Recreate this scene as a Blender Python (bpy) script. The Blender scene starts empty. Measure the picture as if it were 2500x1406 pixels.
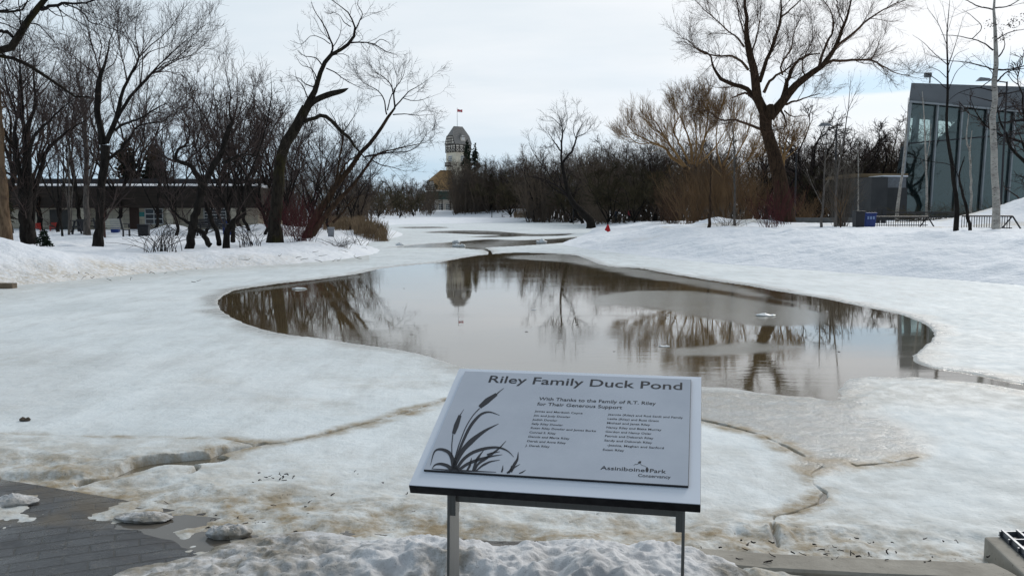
import bpy, math, random
import numpy as np
from mathutils import Vector

# ---------------------------------------------------------------- camera, sky, sun, exposure
SC = bpy.context.scene
COL = SC.collection
F_PX, CX, CY, HORIZON, CAM_H = 2100.0, 1250.0, 703.0, 517.0, 1.7
PITCH = math.atan((CY - HORIZON) / F_PX)
cam_d = bpy.data.cameras.new("camera"); cam = bpy.data.objects.new("camera", cam_d); COL.objects.link(cam)
cam_d.sensor_width = 36.0; cam_d.lens = F_PX / 2500.0 * 36.0
cam_d.clip_start = 0.05; cam_d.clip_end = 6000.0
cam.location = (0, 0, CAM_H); cam.rotation_euler = (math.radians(90) - PITCH, 0, 0)
SC.camera = cam
SC.view_settings.view_transform = 'Standard'; SC.view_settings.look = 'None'
SC.view_settings.exposure = 0.22; SC.view_settings.gamma = 1.0
SC.render.film_transparent = False
SC.cycles.max_bounces = 6; SC.cycles.transparent_max_bounces = 12
SC.cycles.caustics_reflective = False; SC.cycles.caustics_refractive = False
SUN_EL, SUN_AZ = math.radians(33), math.radians(34)      # azimuth clockwise from the viewing direction (+Y)

W = bpy.data.worlds.new("World"); SC.world = W; W.use_nodes = True
def build_sky():
    nt = W.node_tree; nt.nodes.clear(); N = nt.nodes.new; L = nt.links.new
    out = N('ShaderNodeOutputWorld'); bg = N('ShaderNodeBackground'); bg.inputs['Strength'].default_value = 0.10
    sky = N('ShaderNodeTexSky'); sky.sky_type = 'NISHITA'; sky.sun_disc = False
    sky.sun_elevation = SUN_EL; sky.sun_rotation = SUN_AZ; sky.altitude = 200; sky.dust_density = 2.0
    tc = N('ShaderNodeTexCoord'); sp = N('ShaderNodeSeparateXYZ'); L(tc.outputs['Generated'], sp.inputs[0])
    def m(op, a, b=None, c=None):
        n = N('ShaderNodeMath'); n.operation = op
        for k, v in enumerate((a, b, c)):
            if v is None: continue
            if isinstance(v, (int, float)): n.inputs[k].default_value = v
            else: L(v, n.inputs[k])
        return n.outputs[0]
    x, y, z = sp.outputs
    zz = m('MAXIMUM', z, 0.0)
    den = m('ADD', zz, 0.13)
    comb = N('ShaderNodeCombineXYZ'); L(m('DIVIDE', x, den), comb.inputs[0]); L(m('DIVIDE', y, den), comb.inputs[1])
    def noise(scale, detail, off, rough=0.55, sx=1.0, sy=1.0):
        mp = N('ShaderNodeMapping'); mp.inputs['Location'].default_value = off; mp.inputs['Scale'].default_value = (sx, sy, 1)
        mp.inputs['Rotation'].default_value = (0, 0, 0.35)
        L(comb.outputs[0], mp.inputs[0])
        n = N('ShaderNodeTexNoise'); n.inputs['Scale'].default_value = scale; n.inputs['Detail'].default_value = detail
        n.inputs['Roughness'].default_value = rough; L(mp.outputs[0], n.inputs['Vector']); return n.outputs['Fac']
    n1 = noise(0.42, 6, (3.1, 1.7, 0), 0.5, 0.8, 1.0)
    n2 = noise(1.3, 8, (7.3, 2.2, 0), 0.55, 0.6, 1.0)
    az = m('ARCTAN2', x, y)
    # cloud cover: nearly closed high up, opening in a band low over the trees
    def smooth(v, a, b):
        r = N('ShaderNodeMapRange'); r.interpolation_type = 'SMOOTHSTEP'; L(v, r.inputs[0])
        r.inputs[1].default_value = a; r.inputs[2].default_value = b; return r.outputs[0]
    low = m('SUBTRACT', 1.0, smooth(z, 0.02, 0.13))
    left = m('SUBTRACT', 1.0, smooth(az, 0.10, 0.30))
    gapl = m('MULTIPLY', m('MULTIPLY', low, left), 0.60)
    # long thin opening on the right: a band in elevation, edges broken by the noise
    zc = m('ADD', z, m('MULTIPLY', m('SUBTRACT', n2, 0.5), 0.05))
    zc = m('SUBTRACT', zc, m('MULTIPLY', m('SUBTRACT', az, 0.45), 0.06))
    band = m('MULTIPLY', smooth(zc, 0.128, 0.137), m('SUBTRACT', 1.0, smooth(zc, 0.139, 0.165)))
    right = m('MULTIPLY', smooth(az, 0.24, 0.40), 0.95)
    gapr = m('MULTIPLY', band, right)
    streak = m('MULTIPLY', smooth(n1, 0.46, 0.70), 0.36)
    gap = m('MINIMUM', m('ADD', m('ADD', gapl, gapr), streak), 1.0)
    gap = m('MULTIPLY', gap, m('ADD', 0.7, m('MULTIPLY', n2, 0.5)))
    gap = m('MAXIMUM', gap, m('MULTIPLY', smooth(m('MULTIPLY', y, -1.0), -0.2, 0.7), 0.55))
    # cloud colour: whiter towards the sun side, greyer where the noise is thick
    ramp = N('ShaderNodeMix'); ramp.data_type = 'RGBA'
    L(smooth(m('ADD', az, m('MULTIPLY', m('SUBTRACT', n2, 0.5), 0.9)), -0.55, 0.5), ramp.inputs['Factor'])
    ramp.inputs['A'].default_value = (5.9, 6.75, 7.45, 1); ramp.inputs['B'].default_value = (8.6, 8.75, 8.95, 1)
    mul = N('ShaderNodeMix'); mul.data_type = 'RGBA'; mul.blend_type = 'MIX'
    L(gap, mul.inputs['Factor']); L(ramp.outputs['Result'], mul.inputs['A'])
    blue = N('ShaderNodeMix'); blue.data_type = 'RGBA'; blue.inputs['Factor'].default_value = 0.75
    L(sky.outputs[0], blue.inputs['A']); blue.inputs['B'].default_value = (3.0, 5.3, 7.6, 1)
    L(blue.outputs['Result'], mul.inputs['B'])
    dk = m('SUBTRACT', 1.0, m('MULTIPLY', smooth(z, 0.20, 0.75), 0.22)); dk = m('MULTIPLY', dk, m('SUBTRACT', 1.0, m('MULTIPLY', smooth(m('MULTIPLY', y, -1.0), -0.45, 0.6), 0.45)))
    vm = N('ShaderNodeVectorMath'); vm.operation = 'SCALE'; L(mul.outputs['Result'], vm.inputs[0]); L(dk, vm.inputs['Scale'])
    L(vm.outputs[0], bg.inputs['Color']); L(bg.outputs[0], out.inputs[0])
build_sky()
sun_d = bpy.data.lights.new("sun", 'SUN'); sun_d.energy = 1.35; sun_d.angle = math.radians(12); sun_d.color = (1.0, 0.96, 0.9)
sun = bpy.data.objects.new("sun", sun_d); COL.objects.link(sun)
sun.rotation_euler = Vector((math.sin(SUN_AZ) * math.cos(SUN_EL), math.cos(SUN_AZ) * math.cos(SUN_EL), math.sin(SUN_EL))).to_track_quat('Z', 'Y').to_euler()

# ---------------------------------------------------------------- picture measurements -> the place
_c, _s = math.cos(PITCH), math.sin(PITCH)
def ray(px, py):
    a, b = (px - CX) / F_PX, -(py - CY) / F_PX
    return np.array([a, _c + b * _s, -_s + b * _c])
def at(px, py, Y):                       # point seen at a pixel, at a measured distance Y
    d = ray(px, py); return np.array([0, 0, CAM_H]) + d * (Y / d[1])
def gp(px, py, z=0.0):                   # point of the horizontal plane z seen at a pixel
    d = ray(px, py); return np.array([0, 0, CAM_H]) + d * ((z - CAM_H) / d[2])
def gpoly(pts, z=0.0): return np.array([gp(a, b, z)[:2] for a, b in pts])
def zt(pts, ox, oy, s): return [(ox + p[0] / s, oy + p[1] / s) + (tuple(q / s for q in p[2:])) for p in pts]

# ---------------------------------------------------------------- numpy noise, distances
_rs = np.random.RandomState(5); _PERM = _rs.rand(256, 256)
def vnoise(x, y):
    xi = np.floor(x).astype(np.int64); yi = np.floor(y).astype(np.int64); fx = x - xi; fy = y - yi
    fx = fx * fx * (3 - 2 * fx); fy = fy * fy * (3 - 2 * fy)
    a = _PERM[xi & 255, yi & 255]; b = _PERM[(xi + 1) & 255, yi & 255]; c = _PERM[xi & 255, (yi + 1) & 255]; d = _PERM[(xi + 1) & 255, (yi + 1) & 255]
    return (a * (1 - fx) + b * fx) * (1 - fy) + (c * (1 - fx) + d * fx) * fy - 0.5
def fbm(x, y, octv=4, gain=0.5):
    v = 0; a = 1.0; s = 0
    for k in range(octv):
        c, sn = math.cos(0.6 * k), math.sin(0.6 * k); f = 2.03 ** k
        v = v + a * vnoise((c * x - sn * y) * f + 17.3 * k, (sn * x + c * y) * f + 9.1 * k); s += a; a *= gain
    return v / s * 1.6
def sst(a, b, x):
    t = np.clip((x - a) / (b - a), 0, 1); return t * t * (3 - 2 * t)
def seg_dist(x, y, pts, closed=True):
    d2 = np.full(x.shape, 1e12); n = len(pts)
    for i in range(n if closed else n - 1):
        ax, ay = pts[i]; bx, by = pts[(i + 1) % n]; vx, vy = bx - ax, by - ay; l2 = vx * vx + vy * vy + 1e-12
        t = np.clip(((x - ax) * vx + (y - ay) * vy) / l2, 0, 1)
        d2 = np.minimum(d2, (x - ax - t * vx) ** 2 + (y - ay - t * vy) ** 2)
    return np.sqrt(d2)
def sdf(x, y, pts):                      # negative inside
    ins = np.zeros(x.shape, bool); n = len(pts)
    for i in range(n):
        ax, ay = pts[i]; bx, by = pts[(i + 1) % n]
        if ay == by: continue
        c = (ay > y) != (by > y)
        ins ^= c & (x < (bx - ax) * (y - ay) / (by - ay) + ax)
    d = seg_dist(x, y, pts); return np.where(ins, -d, d)
def smooth_poly(pts, k=4):               # Catmull-Rom through a closed outline
    P = np.array(pts, float); n = len(P); out = []
    for i in range(n):
        p0, p1, p2, p3 = P[i - 1], P[i], P[(i + 1) % n], P[(i + 2) % n]
        for j in range(k):
            t = j / k
            out.append(0.5 * (2 * p1 + (p2 - p0) * t + (2 * p0 - 5 * p1 + 4 * p2 - p3) * t * t + (3 * p1 - p0 - 3 * p2 + p3) * t ** 3))
    return np.array(out)

# ---------------------------------------------------------------- objects
def tag(o, label=None, cat=None, group=None, kind=None):
    if label: o['label'] = label
    if cat: o['category'] = cat
    if group: o['group'] = group
    if kind: o['kind'] = kind
    return o
def thing(name, label, cat, loc, group=None, rz=0.0):
    o = bpy.data.objects.new(name, None); COL.objects.link(o); o.location = [float(v) for v in loc]; o.rotation_euler = (0, 0, rz)
    o.empty_display_size = 0.2
    return tag(o, label, cat, group)
def raw_mesh(name, V, Fq=None, Ft=None, Fn=None, smooth=False):
    """V (n,3); Fq (k,4), Ft (k,3) index arrays, Fn list of polygons."""
    me = bpy.data.meshes.new(name); V = np.asarray(V, np.float32); me.vertices.add(len(V)); me.vertices.foreach_set('co', V.ravel())
    idx, start, pos = [], [], 0
    if Fq is not None and len(Fq):
        Fq = np.asarray(Fq, np.int32); idx.append(Fq.ravel()); start.append(np.arange(len(Fq)) * 4); pos += Fq.size
    if Ft is not None and len(Ft):
        Ft = np.asarray(Ft, np.int32); idx.append(Ft.ravel()); start.append(pos + np.arange(len(Ft)) * 3); pos += Ft.size
    for p in (Fn or []):
        idx.append(np.array(p, np.int32)); start.append(np.array([pos])); pos += len(p)
    idx = np.concatenate(idx); start = np.concatenate(start).astype(np.int32)
    me.loops.add(len(idx)); me.loops.foreach_set('vertex_index', idx.astype(np.int32))
    me.polygons.add(len(start)); me.polygons.foreach_set('loop_start', start)
    me.polygons.foreach_set('use_smooth', np.full(len(start), bool(smooth)))
    me.update(calc_edges=True); me.validate(); return me
def link(name, me, mat, parent=None):
    o = bpy.data.objects.new(name, me); COL.objects.link(o)
    if mat is not None:
        for m in (mat if isinstance(mat, (list, tuple)) else [mat]): me.materials.append(m)
    if parent is not None: o.parent = parent
    return o
def copy_tree(o, parent=None):
    c = o.copy(); COL.objects.link(c); c.parent = parent
    for ch in list(o.children): copy_tree(ch, c)
    return c

class Shape:
    """collects boxes, bars, prisms; built as one mesh relative to an origin"""
    def __init__(s): s.v = []; s.f = []
    def poly(s, pts, faces):
        b = len(s.v); s.v += [tuple(float(q) for q in p) for p in pts]; s.f += [[b + i for i in f] for f in faces]
    def box(s, lo, hi):
        x0, y0, z0 = lo; x1, y1, z1 = hi
        s.poly([(x0, y0, z0), (x1, y0, z0), (x1, y1, z0), (x0, y1, z0), (x0, y0, z1), (x1, y0, z1), (x1, y1, z1), (x0, y1, z1)],
               [(0, 3, 2, 1), (4, 5, 6, 7), (0, 1, 5, 4), (1, 2, 6, 5), (2, 3, 7, 6), (3, 0, 4, 7)])
    def obox(s, o, u, v, w):             # parallelepiped from a corner and three edge vectors
        o, u, v, w = [np.asarray(q, float) for q in (o, u, v, w)]
        s.poly([o, o + u, o + u + v, o + v, o + w, o + u + w, o + u + v + w, o + v + w],
               [(0, 3, 2, 1), (4, 5, 6, 7), (0, 1, 5, 4), (1, 2, 6, 5), (2, 3, 7, 6), (3, 0, 4, 7)])
    def prism(s, pts, w):                # planar outline pts (3-D) pushed along w
        n = len(pts); w = np.asarray(w, float); P = [np.asarray(p, float) for p in pts]
        s.poly(P + [p + w for p in P], [list(range(n))[::-1], list(range(n, 2 * n))] + [(i, (i + 1) % n, n + (i + 1) % n, n + i) for i in range(n)])
    def bar(s, a, b, r, n=8, r2=None):
        a, b = np.asarray(a, float), np.asarray(b, float); d = b - a; d /= np.linalg.norm(d); r2 = r if r2 is None else r2
        ref = np.eye(3)[np.argmin(np.abs(d))]; u = np.cross(d, ref); u /= np.linalg.norm(u); v = np.cross(d, u)
        an = [2 * math.pi * k / n for k in range(n)]
        s.poly([a + r * (math.cos(t) * u + math.sin(t) * v) for t in an] + [b + r2 * (math.cos(t) * u + math.sin(t) * v) for t in an],
               [list(range(n)), list(range(n, 2 * n))[::-1]] + [(i, n + i, n + (i + 1) % n, (i + 1) % n) for i in range(n)])
    def build(s, name, mat, parent=None, org=(0, 0, 0), bevel=0, smooth=False):
        V = np.array(s.v) - np.asarray(org, float)
        me = raw_mesh(name, V, Fn=s.f, smooth=smooth); o = link(name, me, mat, parent)
        if parent is None: o.location = [float(q) for q in org]
        if bevel:
            b = o.modifiers.new('bevel', 'BEVEL'); b.width = bevel; b.segments = 2; b.limit_method = 'ANGLE'
        return o

class Tubes:
    def __init__(s): s.g = {}
    def add(s, P, R, sides):
        P = np.asarray(P, float); R = np.asarray(R, float)
        if P.ndim == 2: P = P[None]; R = R[None]
        if len(P): s.g.setdefault((P.shape[1], sides), []).append((P, R))
    def mesh(s, name, org=(0, 0, 0)):
        Vs, Fs, base = [], [], 0
        for (n, k), lst in s.g.items():
            P = np.concatenate([a for a, _ in lst]) - np.asarray(org, float); R = np.concatenate([b for _, b in lst]); m = len(P)
            T = np.gradient(P, axis=1); T /= np.linalg.norm(T, axis=2, keepdims=True) + 1e-9
            D = P[:, -1] - P[:, 0]; ref = np.eye(3)[np.argmin(np.abs(D), axis=1)][:, None, :]
            U = np.cross(T, ref); U /= np.linalg.norm(U, axis=2, keepdims=True) + 1e-9; Vv = np.cross(T, U)
            an = np.arange(k) * 2 * math.pi / k
            ring = P[:, :, None] + R[:, :, None, None] * (np.cos(an)[None, None, :, None] * U[:, :, None] + np.sin(an)[None, None, :, None] * Vv[:, :, None])
            Vs.append(ring.reshape(-1, 3))
            i = np.arange(m)[:, None, None] * n * k + np.arange(n - 1)[None, :, None] * k; j = np.arange(k)[None, None, :]; j2 = (j + 1) % k
            Fs.append(np.stack([i + j, i + j2, i + k + j2, i + k + j], -1).reshape(-1, 4) + base); base += m * n * k
        return raw_mesh(name, np.concatenate(Vs), Fq=np.concatenate(Fs), smooth=True)
    def build(s, name, mat, parent=None, org=(0, 0, 0)):
        o = link(name, s.mesh(name, org), mat, parent)
        if parent is None: o.location = [float(q) for q in org]
        return o

# ---------------------------------------------------------------- materials
class Mat:
    def __init__(s, name):
        s.m = bpy.data.materials.new(name); s.m.use_nodes = True; s.nt = s.m.node_tree; s.b = s.nt.nodes['Principled BSDF']
        s.out = s.nt.nodes['Material Output']; s.tc = s.nt.nodes.new('ShaderNodeTexCoord')
    def n(s, t, **k):
        o = s.nt.nodes.new(t)
        for a, v in k.items(): setattr(o, a, v)
        return o
    def put(s, v, sock):
        if isinstance(v, bpy.types.NodeSocket): s.nt.links.new(v, sock)
        elif isinstance(v, (tuple, list)) and sock.type == 'RGBA': sock.default_value = (*v[:3], 1)
        else: sock.default_value = v
    def set(s, **k):
        names = dict(color='Base Color', rough='Roughness', spec='Specular IOR Level', metal='Metallic', normal='Normal', ior='IOR', trans='Transmission Weight', coat='Coat Weight', sss='Subsurface Weight')
        for a, v in k.items(): s.put(v, s.b.inputs[names[a]])
        return s
    def noise(s, scale, detail=4, stretch=(1, 1, 1), rough=0.55, dist=0.0, coord='Object', off=(0, 0, 0)):
        mp = s.n('ShaderNodeMapping'); mp.inputs['Scale'].default_value = stretch; mp.inputs['Location'].default_value = off; s.nt.links.new(s.tc.outputs[coord], mp.inputs[0])
        t = s.n('ShaderNodeTexNoise'); t.inputs['Scale'].default_value = scale; t.inputs['Detail'].default_value = detail; t.inputs['Roughness'].default_value = rough
        t.inputs['Distortion'].default_value = dist; s.nt.links.new(mp.outputs[0], t.inputs['Vector']); return t.outputs['Fac']
    def voro(s, scale, stretch=(1, 1, 1), feature='F1'):
        mp = s.n('ShaderNodeMapping'); mp.inputs['Scale'].default_value = stretch; s.nt.links.new(s.tc.outputs['Object'], mp.inputs[0])
        t = s.n('ShaderNodeTexVoronoi'); t.feature = feature; t.inputs['Scale'].default_value = scale; s.nt.links.new(mp.outputs[0], t.inputs['Vector']); return t.outputs['Distance']
    def attr(s, name): t = s.n('ShaderNodeAttribute'); t.attribute_name = name; return t.outputs['Fac']
    def mr(s, v, a, b, c=0.0, d=1.0):
        t = s.n('ShaderNodeMapRange'); t.interpolation_type = 'SMOOTHSTEP'; s.put(v, t.inputs[0])
        for k, q in enumerate((a, b, c, d)): t.inputs[k + 1].default_value = q
        return t.outputs[0]
    def mix(s, f, a, b):
        t = s.n('ShaderNodeMix', data_type='RGBA'); s.put(f, t.inputs['Factor']); s.put(a, t.inputs['A']); s.put(b, t.inputs['B']); return t.outputs['Result']
    def math(s, op, a, b=0.0):
        t = s.n('ShaderNodeMath', operation=op); s.put(a, t.inputs[0]); s.put(b, t.inputs[1]); return t.outputs[0]
    def bump(s, h, strength=0.5, dist=0.02, normal=None):
        t = s.n('ShaderNodeBump'); s.put(strength, t.inputs['Strength']); t.inputs['Distance'].default_value = dist; s.put(h, t.inputs['Height'])
        if normal is not None: s.put(normal, t.inputs['Normal'])
        return t.outputs[0]
def plain(name, a, b=None, rough=0.6, scale=6.0, bump=0.0, stretch=(1, 1, 1), metal=0.0, spec=0.4, detail=5, bdist=0.01):
    M = Mat(name); f = M.noise(scale, detail, stretch); b = b or tuple(q * 0.75 for q in a)
    M.set(color=M.mix(M.mr(f, 0.3, 0.7), a, b), rough=rough, metal=metal, spec=spec)
    if bump: M.set(normal=M.bump(f, bump, bdist))
    return M.m
def bark(name, a, b, moss=None, scale=1.0):
    M = Mat(name); f = M.noise(9 * scale, 6, (1, 1, 0.28), 0.65, 0.6); v = M.voro(16 * scale, (1, 1, 0.22))
    c = M.mix(M.mr(f, 0.35, 0.68), a, b)
    if moss: c = M.mix(M.mr(M.noise(1.6, 5, (1, 1, 0.5)), 0.5, 0.68, 0, 0.8), c, moss)
    M.set(color=c, rough=0.95, spec=0.1, normal=M.bump(M.math('ADD', f, M.math('MULTIPLY', v, 0.7)), 0.9, 0.05)); return M.m
BARK_DARK = bark('bark_dark', (0.030, 0.026, 0.023), (0.012, 0.010, 0.009))
BARK_MOSS = bark('bark_moss', (0.040, 0.033, 0.026), (0.015, 0.012, 0.010), (0.045, 0.040, 0.014))
BARK_BROWN = bark('bark_brown', (0.070, 0.044, 0.028), (0.026, 0.017, 0.012))
BARK_GREY = bark('bark_grey', (0.16, 0.14, 0.125), (0.07, 0.062, 0.056))
BARK_TAN = bark('bark_tan', (0.22, 0.15, 0.095), (0.10, 0.066, 0.042), scale=0.8)
TW_DARK = plain('twig_dark', (0.030, 0.024, 0.024), (0.020, 0.017, 0.017), 0.9, 3, spec=0.1)
TW_PLUM = plain('twig_plum', (0.090, 0.066, 0.058), (0.046, 0.036, 0.035), 0.9, 3, spec=0.1)
TW_BROWN = plain('twig_brown', (0.125, 0.075, 0.048), (0.06, 0.038, 0.028), 0.9, 1.2, spec=0.1)
TW_GOLD = plain('twig_gold', (0.32, 0.195, 0.085), (0.17, 0.10, 0.048), 0.9, 0.6, spec=0.1)
TW_RUST = plain('twig_rust', (0.23, 0.145, 0.078), (0.115, 0.074, 0.045), 0.9, 0.6, spec=0.1)
TW_RED = plain('twig_red', (0.10, 0.028, 0.030), (0.052, 0.018, 0.020), 0.9, 2, spec=0.1)
TW_GREY = plain('twig_grey', (0.17, 0.145, 0.12), (0.10, 0.085, 0.07), 0.9, 2, spec=0.1)
TW_OLIVE = plain('twig_olive', (0.085, 0.070, 0.040), (0.040, 0.035, 0.024), 0.9, 0.3, spec=0.1)
WOOD_FAR = plain('thicket_bark', (0.165, 0.125, 0.092), (0.068, 0.057, 0.050), 0.95, 0.16, spec=0.05)
NEEDLE = plain('needle', (0.020, 0.032, 0.018), (0.010, 0.017, 0.012), 0.85, 1.5, spec=0.15)
NEEDLE_TAN = plain('needle_tan', (0.055, 0.050, 0.022), (0.025, 0.028, 0.014), 0.85, 1.5, spec=0.15)
REED = plain('reed_straw', (0.30, 0.22, 0.14), (0.15, 0.105, 0.065), 0.9, 1.5, spec=0.1)
def birch_mat():
    M = Mat('birch_bark'); f = M.noise(7, 5, (1, 1, 5.5), 0.6); g = M.noise(2.2, 4, (1, 1, 2))
    c = M.mix(M.mr(g, 0.35, 0.7), (0.46, 0.43, 0.385), (0.28, 0.255, 0.23))
    M.set(color=M.mix(M.mr(f, 0.57, 0.64), c, (0.03, 0.026, 0.024)), rough=0.8, spec=0.2, normal=M.bump(f, 0.4, 0.01)); return M.m
BIRCH = birch_mat()

# ================================================================ THE GROUND
POND = smooth_poly(gpoly([(-420, 800), (-200, 735), (0, 701), (150, 688), (330, 670), (500, 656), (700, 645), (850, 631), (912, 620), (926, 610), (900, 601), (905, 592), (985, 574), (955, 562), (940, 552), (985, 548), (1100, 546), (1250, 543), (1380, 542),
    (1440, 556), (1420, 575), (1372, 593), (1400, 603), (1500, 617), (1700, 639), (2000, 662), (2300, 682), (2500, 697), (2900, 740), (3600, 870), (3900, 1500)]) , 4)
POND = np.vstack([POND[:-4], np.array([[9.0, 3.0], [-9.0, 3.0], [-12.5, 8.0]])])
def ground_z(x, y, detail=True):
    x = np.asarray(x, float); y = np.asarray(y, float)
    d = sdf(x, y, POND); px = CX + F_PX * x / np.maximum(y, 1.0)
    if detail: d = d + 0.16 * fbm(x * 1.7, y * 1.7, 4) * sst(3, 12, y)
    right = sst(1290, 1420, px)
    far = sst(70, 120, y)
    ampR = 0.50 + 0.44 * sst(1420, 1800, px)
    amp = (0.46 * (1 - right) + ampR * right) * (1 - far) + 0.55 * far
    s = (0.95 * (1 - right) + 2.7 * right) * (1 - far) + 3.0 * far
    dp = np.maximum(d, 0)
    z = amp * (1 - np.exp(-(dp / s) ** 1.25)) + 0.0105 * np.clip(dp - 14, 0, 130) * sst(90, 170, y) * sst(-1, 1, 40 - np.abs(x))
    def mound(px_, D, amp_, sx, sy): 
        mx = (px_ - CX) / F_PX * D
        return amp_ * np.exp(-((x - mx) / sx) ** 2 - ((y - D) / sy) ** 2)
    on = sst(0.0, 1.2, dp)
    z = z + on * (mound(-60, 22.4, 0.36, 2.4, 1.4) + mound(-250, 22.5, 0.45, 3, 2.5) + mound(2610, 52, 2.2, 4.6, 4.8) + mound(2430, 46, 0.55, 2.0, 3) + mound(1745, 54, 0.45, 1.2, 1.6)
        + mound(1800, 50, 0.22, 1.2, 1.6) + mound(1690, 48, 0.16, 1.6, 1.4) + mound(1850, 53, 0.28, 1.5, 1.6) + mound(1446, 66, 0.42, 1.2, 2.5) + mound(2210, 38, 0.06, 2.0, 1.6) + mound(1580, 47, 0.10, 2.2, 1.4)
        + mound(400, 38, 0.15, 3, 3) + mound(1240, 178, 1.1, 9, 8) + mound(1340, 178, 1.2, 7, 8) + mound(1080, 200, 1.0, 12, 20) + mound(420, 48, 0.55, 1.2, 1.5) + mound(650, 52, 0.5, 2.5, 2))
    if detail:
        z = z + on * (0.10 * fbm(x * 0.55 + 3, y * 0.55, 4) + 0.045 * fbm(x * 2.1, y * 2.1 + 8, 4) + (0.05 + 0.13 * right) * fbm(x * 0.8, y * 2.2 + 4, 4) * np.exp(-(dp / 6.0)) + 0.05 * right * np.maximum(fbm(x * 3.2, y * 3.2, 4), 0) )
    if detail: z = z + right * (1 - far) * on * np.exp(-((dp - 5.2 - 1.2 * fbm(x * 0.3, y * 0.3 + 2, 3)) / 0.9) ** 2) * np.maximum(0.10 + 0.30 * fbm(x * 0.9 + 6, y * 0.9, 4), 0)
    for px_, D in ((240, 31.5), (67, 33.5), (670, 34), (465, 29.6), (543, 30), (2432, 35), (2335, 33.5), (1912, 54), (752, 40)):
        mx = (px_ - CX) / F_PX * D; rr = np.hypot(x - mx, y - D); z = z - 0.16 * np.exp(-(rr / 0.55) ** 2) + 0.05 * np.exp(-((rr - 1.0) / 0.35) ** 2)
    return np.where(d > 0, z, np.maximum(d * 0.6, -0.5))
def gz(x, y): return float(ground_z(np.array([x]), np.array([y]))[0])

def polar_grid(rows, pxs):
    T = (np.asarray(pxs) - CX) / F_PX; Y = np.asarray(rows)
    return T[None, :] * Y[:, None], np.repeat(Y[:, None], len(T), 1)
def grid_mesh(name, X, Y, Z, keep=None):
    r, c = X.shape; i = np.arange(r * c).reshape(r, c)
    Fq = np.stack([i[:-1, :-1], i[:-1, 1:], i[1:, 1:], i[1:, :-1]], -1).reshape(-1, 4)
    V = np.stack([X.ravel(), Y.ravel(), Z.ravel()], 1)
    if keep is not None:
        k = keep.ravel()[Fq].any(1); Fq = Fq[k]; used = np.zeros(len(V), bool); used[Fq.ravel()] = True
        mp = np.cumsum(used) - 1; V = V[used]; Fq = mp[Fq]
    else: used = np.ones(len(V), bool)
    return raw_mesh(name, V, Fq=Fq, smooth=True), used
def fattr(me, name, vals):
    a = me.attributes.new(name, 'FLOAT', 'POINT'); a.data.foreach_set('value', np.asarray(vals, np.float32).ravel())

# ---- snow-covered ground, one sheet out to the horizon
rows = [3.0]
while rows[-1] < 4500:
    y = rows[-1]; rows.append(y + (min(y * y * 3.2 / 3570, 0.22) if y < 62 else y * (0.011 if y < 300 else 0.08)) + (0.3 if y < 9 else 0))
pxs = np.concatenate([np.linspace(-2600, -420, 60), np.arange(-400, 2900, 5.0), np.linspace(2920, 5200, 60)])
X, Y = polar_grid(rows, pxs); Z = ground_z(X, Y)
Z = np.where((Y > 1200), Z + 0, Z)
me, _ = grid_mesh('snow_ground', X, Y, Z)
d = sdf(X, Y, POND)
pxv = CX + F_PX * X / Y
st = 0.75 * (1 - sst(0.1, 1.3, d + 0.8 * fbm(X * 0.8, Y * 0.8, 4))) * (1 - sst(500, 900, pxv)) * sst(-0.25, 0.3, fbm(X * 0.5, Y * 0.5, 4) + 0.1)
st = np.maximum(st, 0.95 * np.exp(-((pxv - 230) / 240) ** 2 - ((d - 0.5) / 0.9) ** 2) * sst(-0.3, 0.2, fbm(X * 0.9, Y * 0.9, 3)))
st = np.maximum(st, 0.7 * sst(0.05, 0.3, fbm(X * 0.35 + 5, Y * 0.35, 4)) * sst(1500, 1650, pxv) * sst(36, 41, Y) * (1 - sst(60, 80, Y)))
fattr(me, 'stain', st)
def snow_mat():
    M = Mat('snow'); st = M.attr('stain'); n = M.noise(0.9, 6); n2 = M.noise(9, 6, rough=0.65); n3 = M.noise(40, 3)
    c = M.mix(M.mr(n, 0.35, 0.7), (0.885, 0.915, 0.96), (0.81, 0.85, 0.91))
    c = M.mix(M.math('MULTIPLY', st, M.mr(n2, 0.25, 0.7)), c, (0.50, 0.43, 0.31))
    c = M.mix(M.math('MULTIPLY', M.mr(M.noise(14, 5, rough=0.7), 0.66, 0.74), M.math('ADD', 0.05, M.math('MULTIPLY', st, 0.5))), c, (0.10, 0.085, 0.06))
    M.set(color=c, rough=0.75, spec=0.25, normal=M.bump(n3, 0.10, 0.015, M.bump(M.noise(3.0, 7, rough=0.6), 0.6, 0.16))); return M.m
SNOW = snow_mat()
tag(link('snow_ground', me, SNOW), kind='structure')

# ---- ice sheet with the melted openings and cracks
POOL = smooth_poly(gpoly([(527, 738), (548, 714), (600, 701), (690, 689), (780, 679), (868, 667), (930, 654), (1000, 646), (1065, 640), (1130, 628), (1190, 620), (1260, 616), (1345, 618), (1410, 623), (1440, 634), (1490, 649), (1560, 653), (1640, 667), (1740, 683), (1820, 694),
    (1900, 708), (1960, 717), (2040, 731), (2130, 750), (2205, 767), (2255, 784), (2282, 803), (2284, 822), (2268, 842), (2240, 862), (2232, 878), (2270, 891), (2360, 905), (2440, 922), (2560, 945), (2700, 968), (2690, 985), (2540, 958), (2420, 937), (2300, 925), (2200, 917), (2110, 918), (2072, 926), (2058, 945), (2050, 962),
    (1960, 966), (1860, 957), (1760, 946), (1640, 944), (1500, 940), (1350, 925), (1220, 908), (1120, 893), (1050, 868), (960, 851), (850, 836), (760, 823), (680, 813), (620, 798), (565, 776), (535, 757)]), 3)
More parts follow.
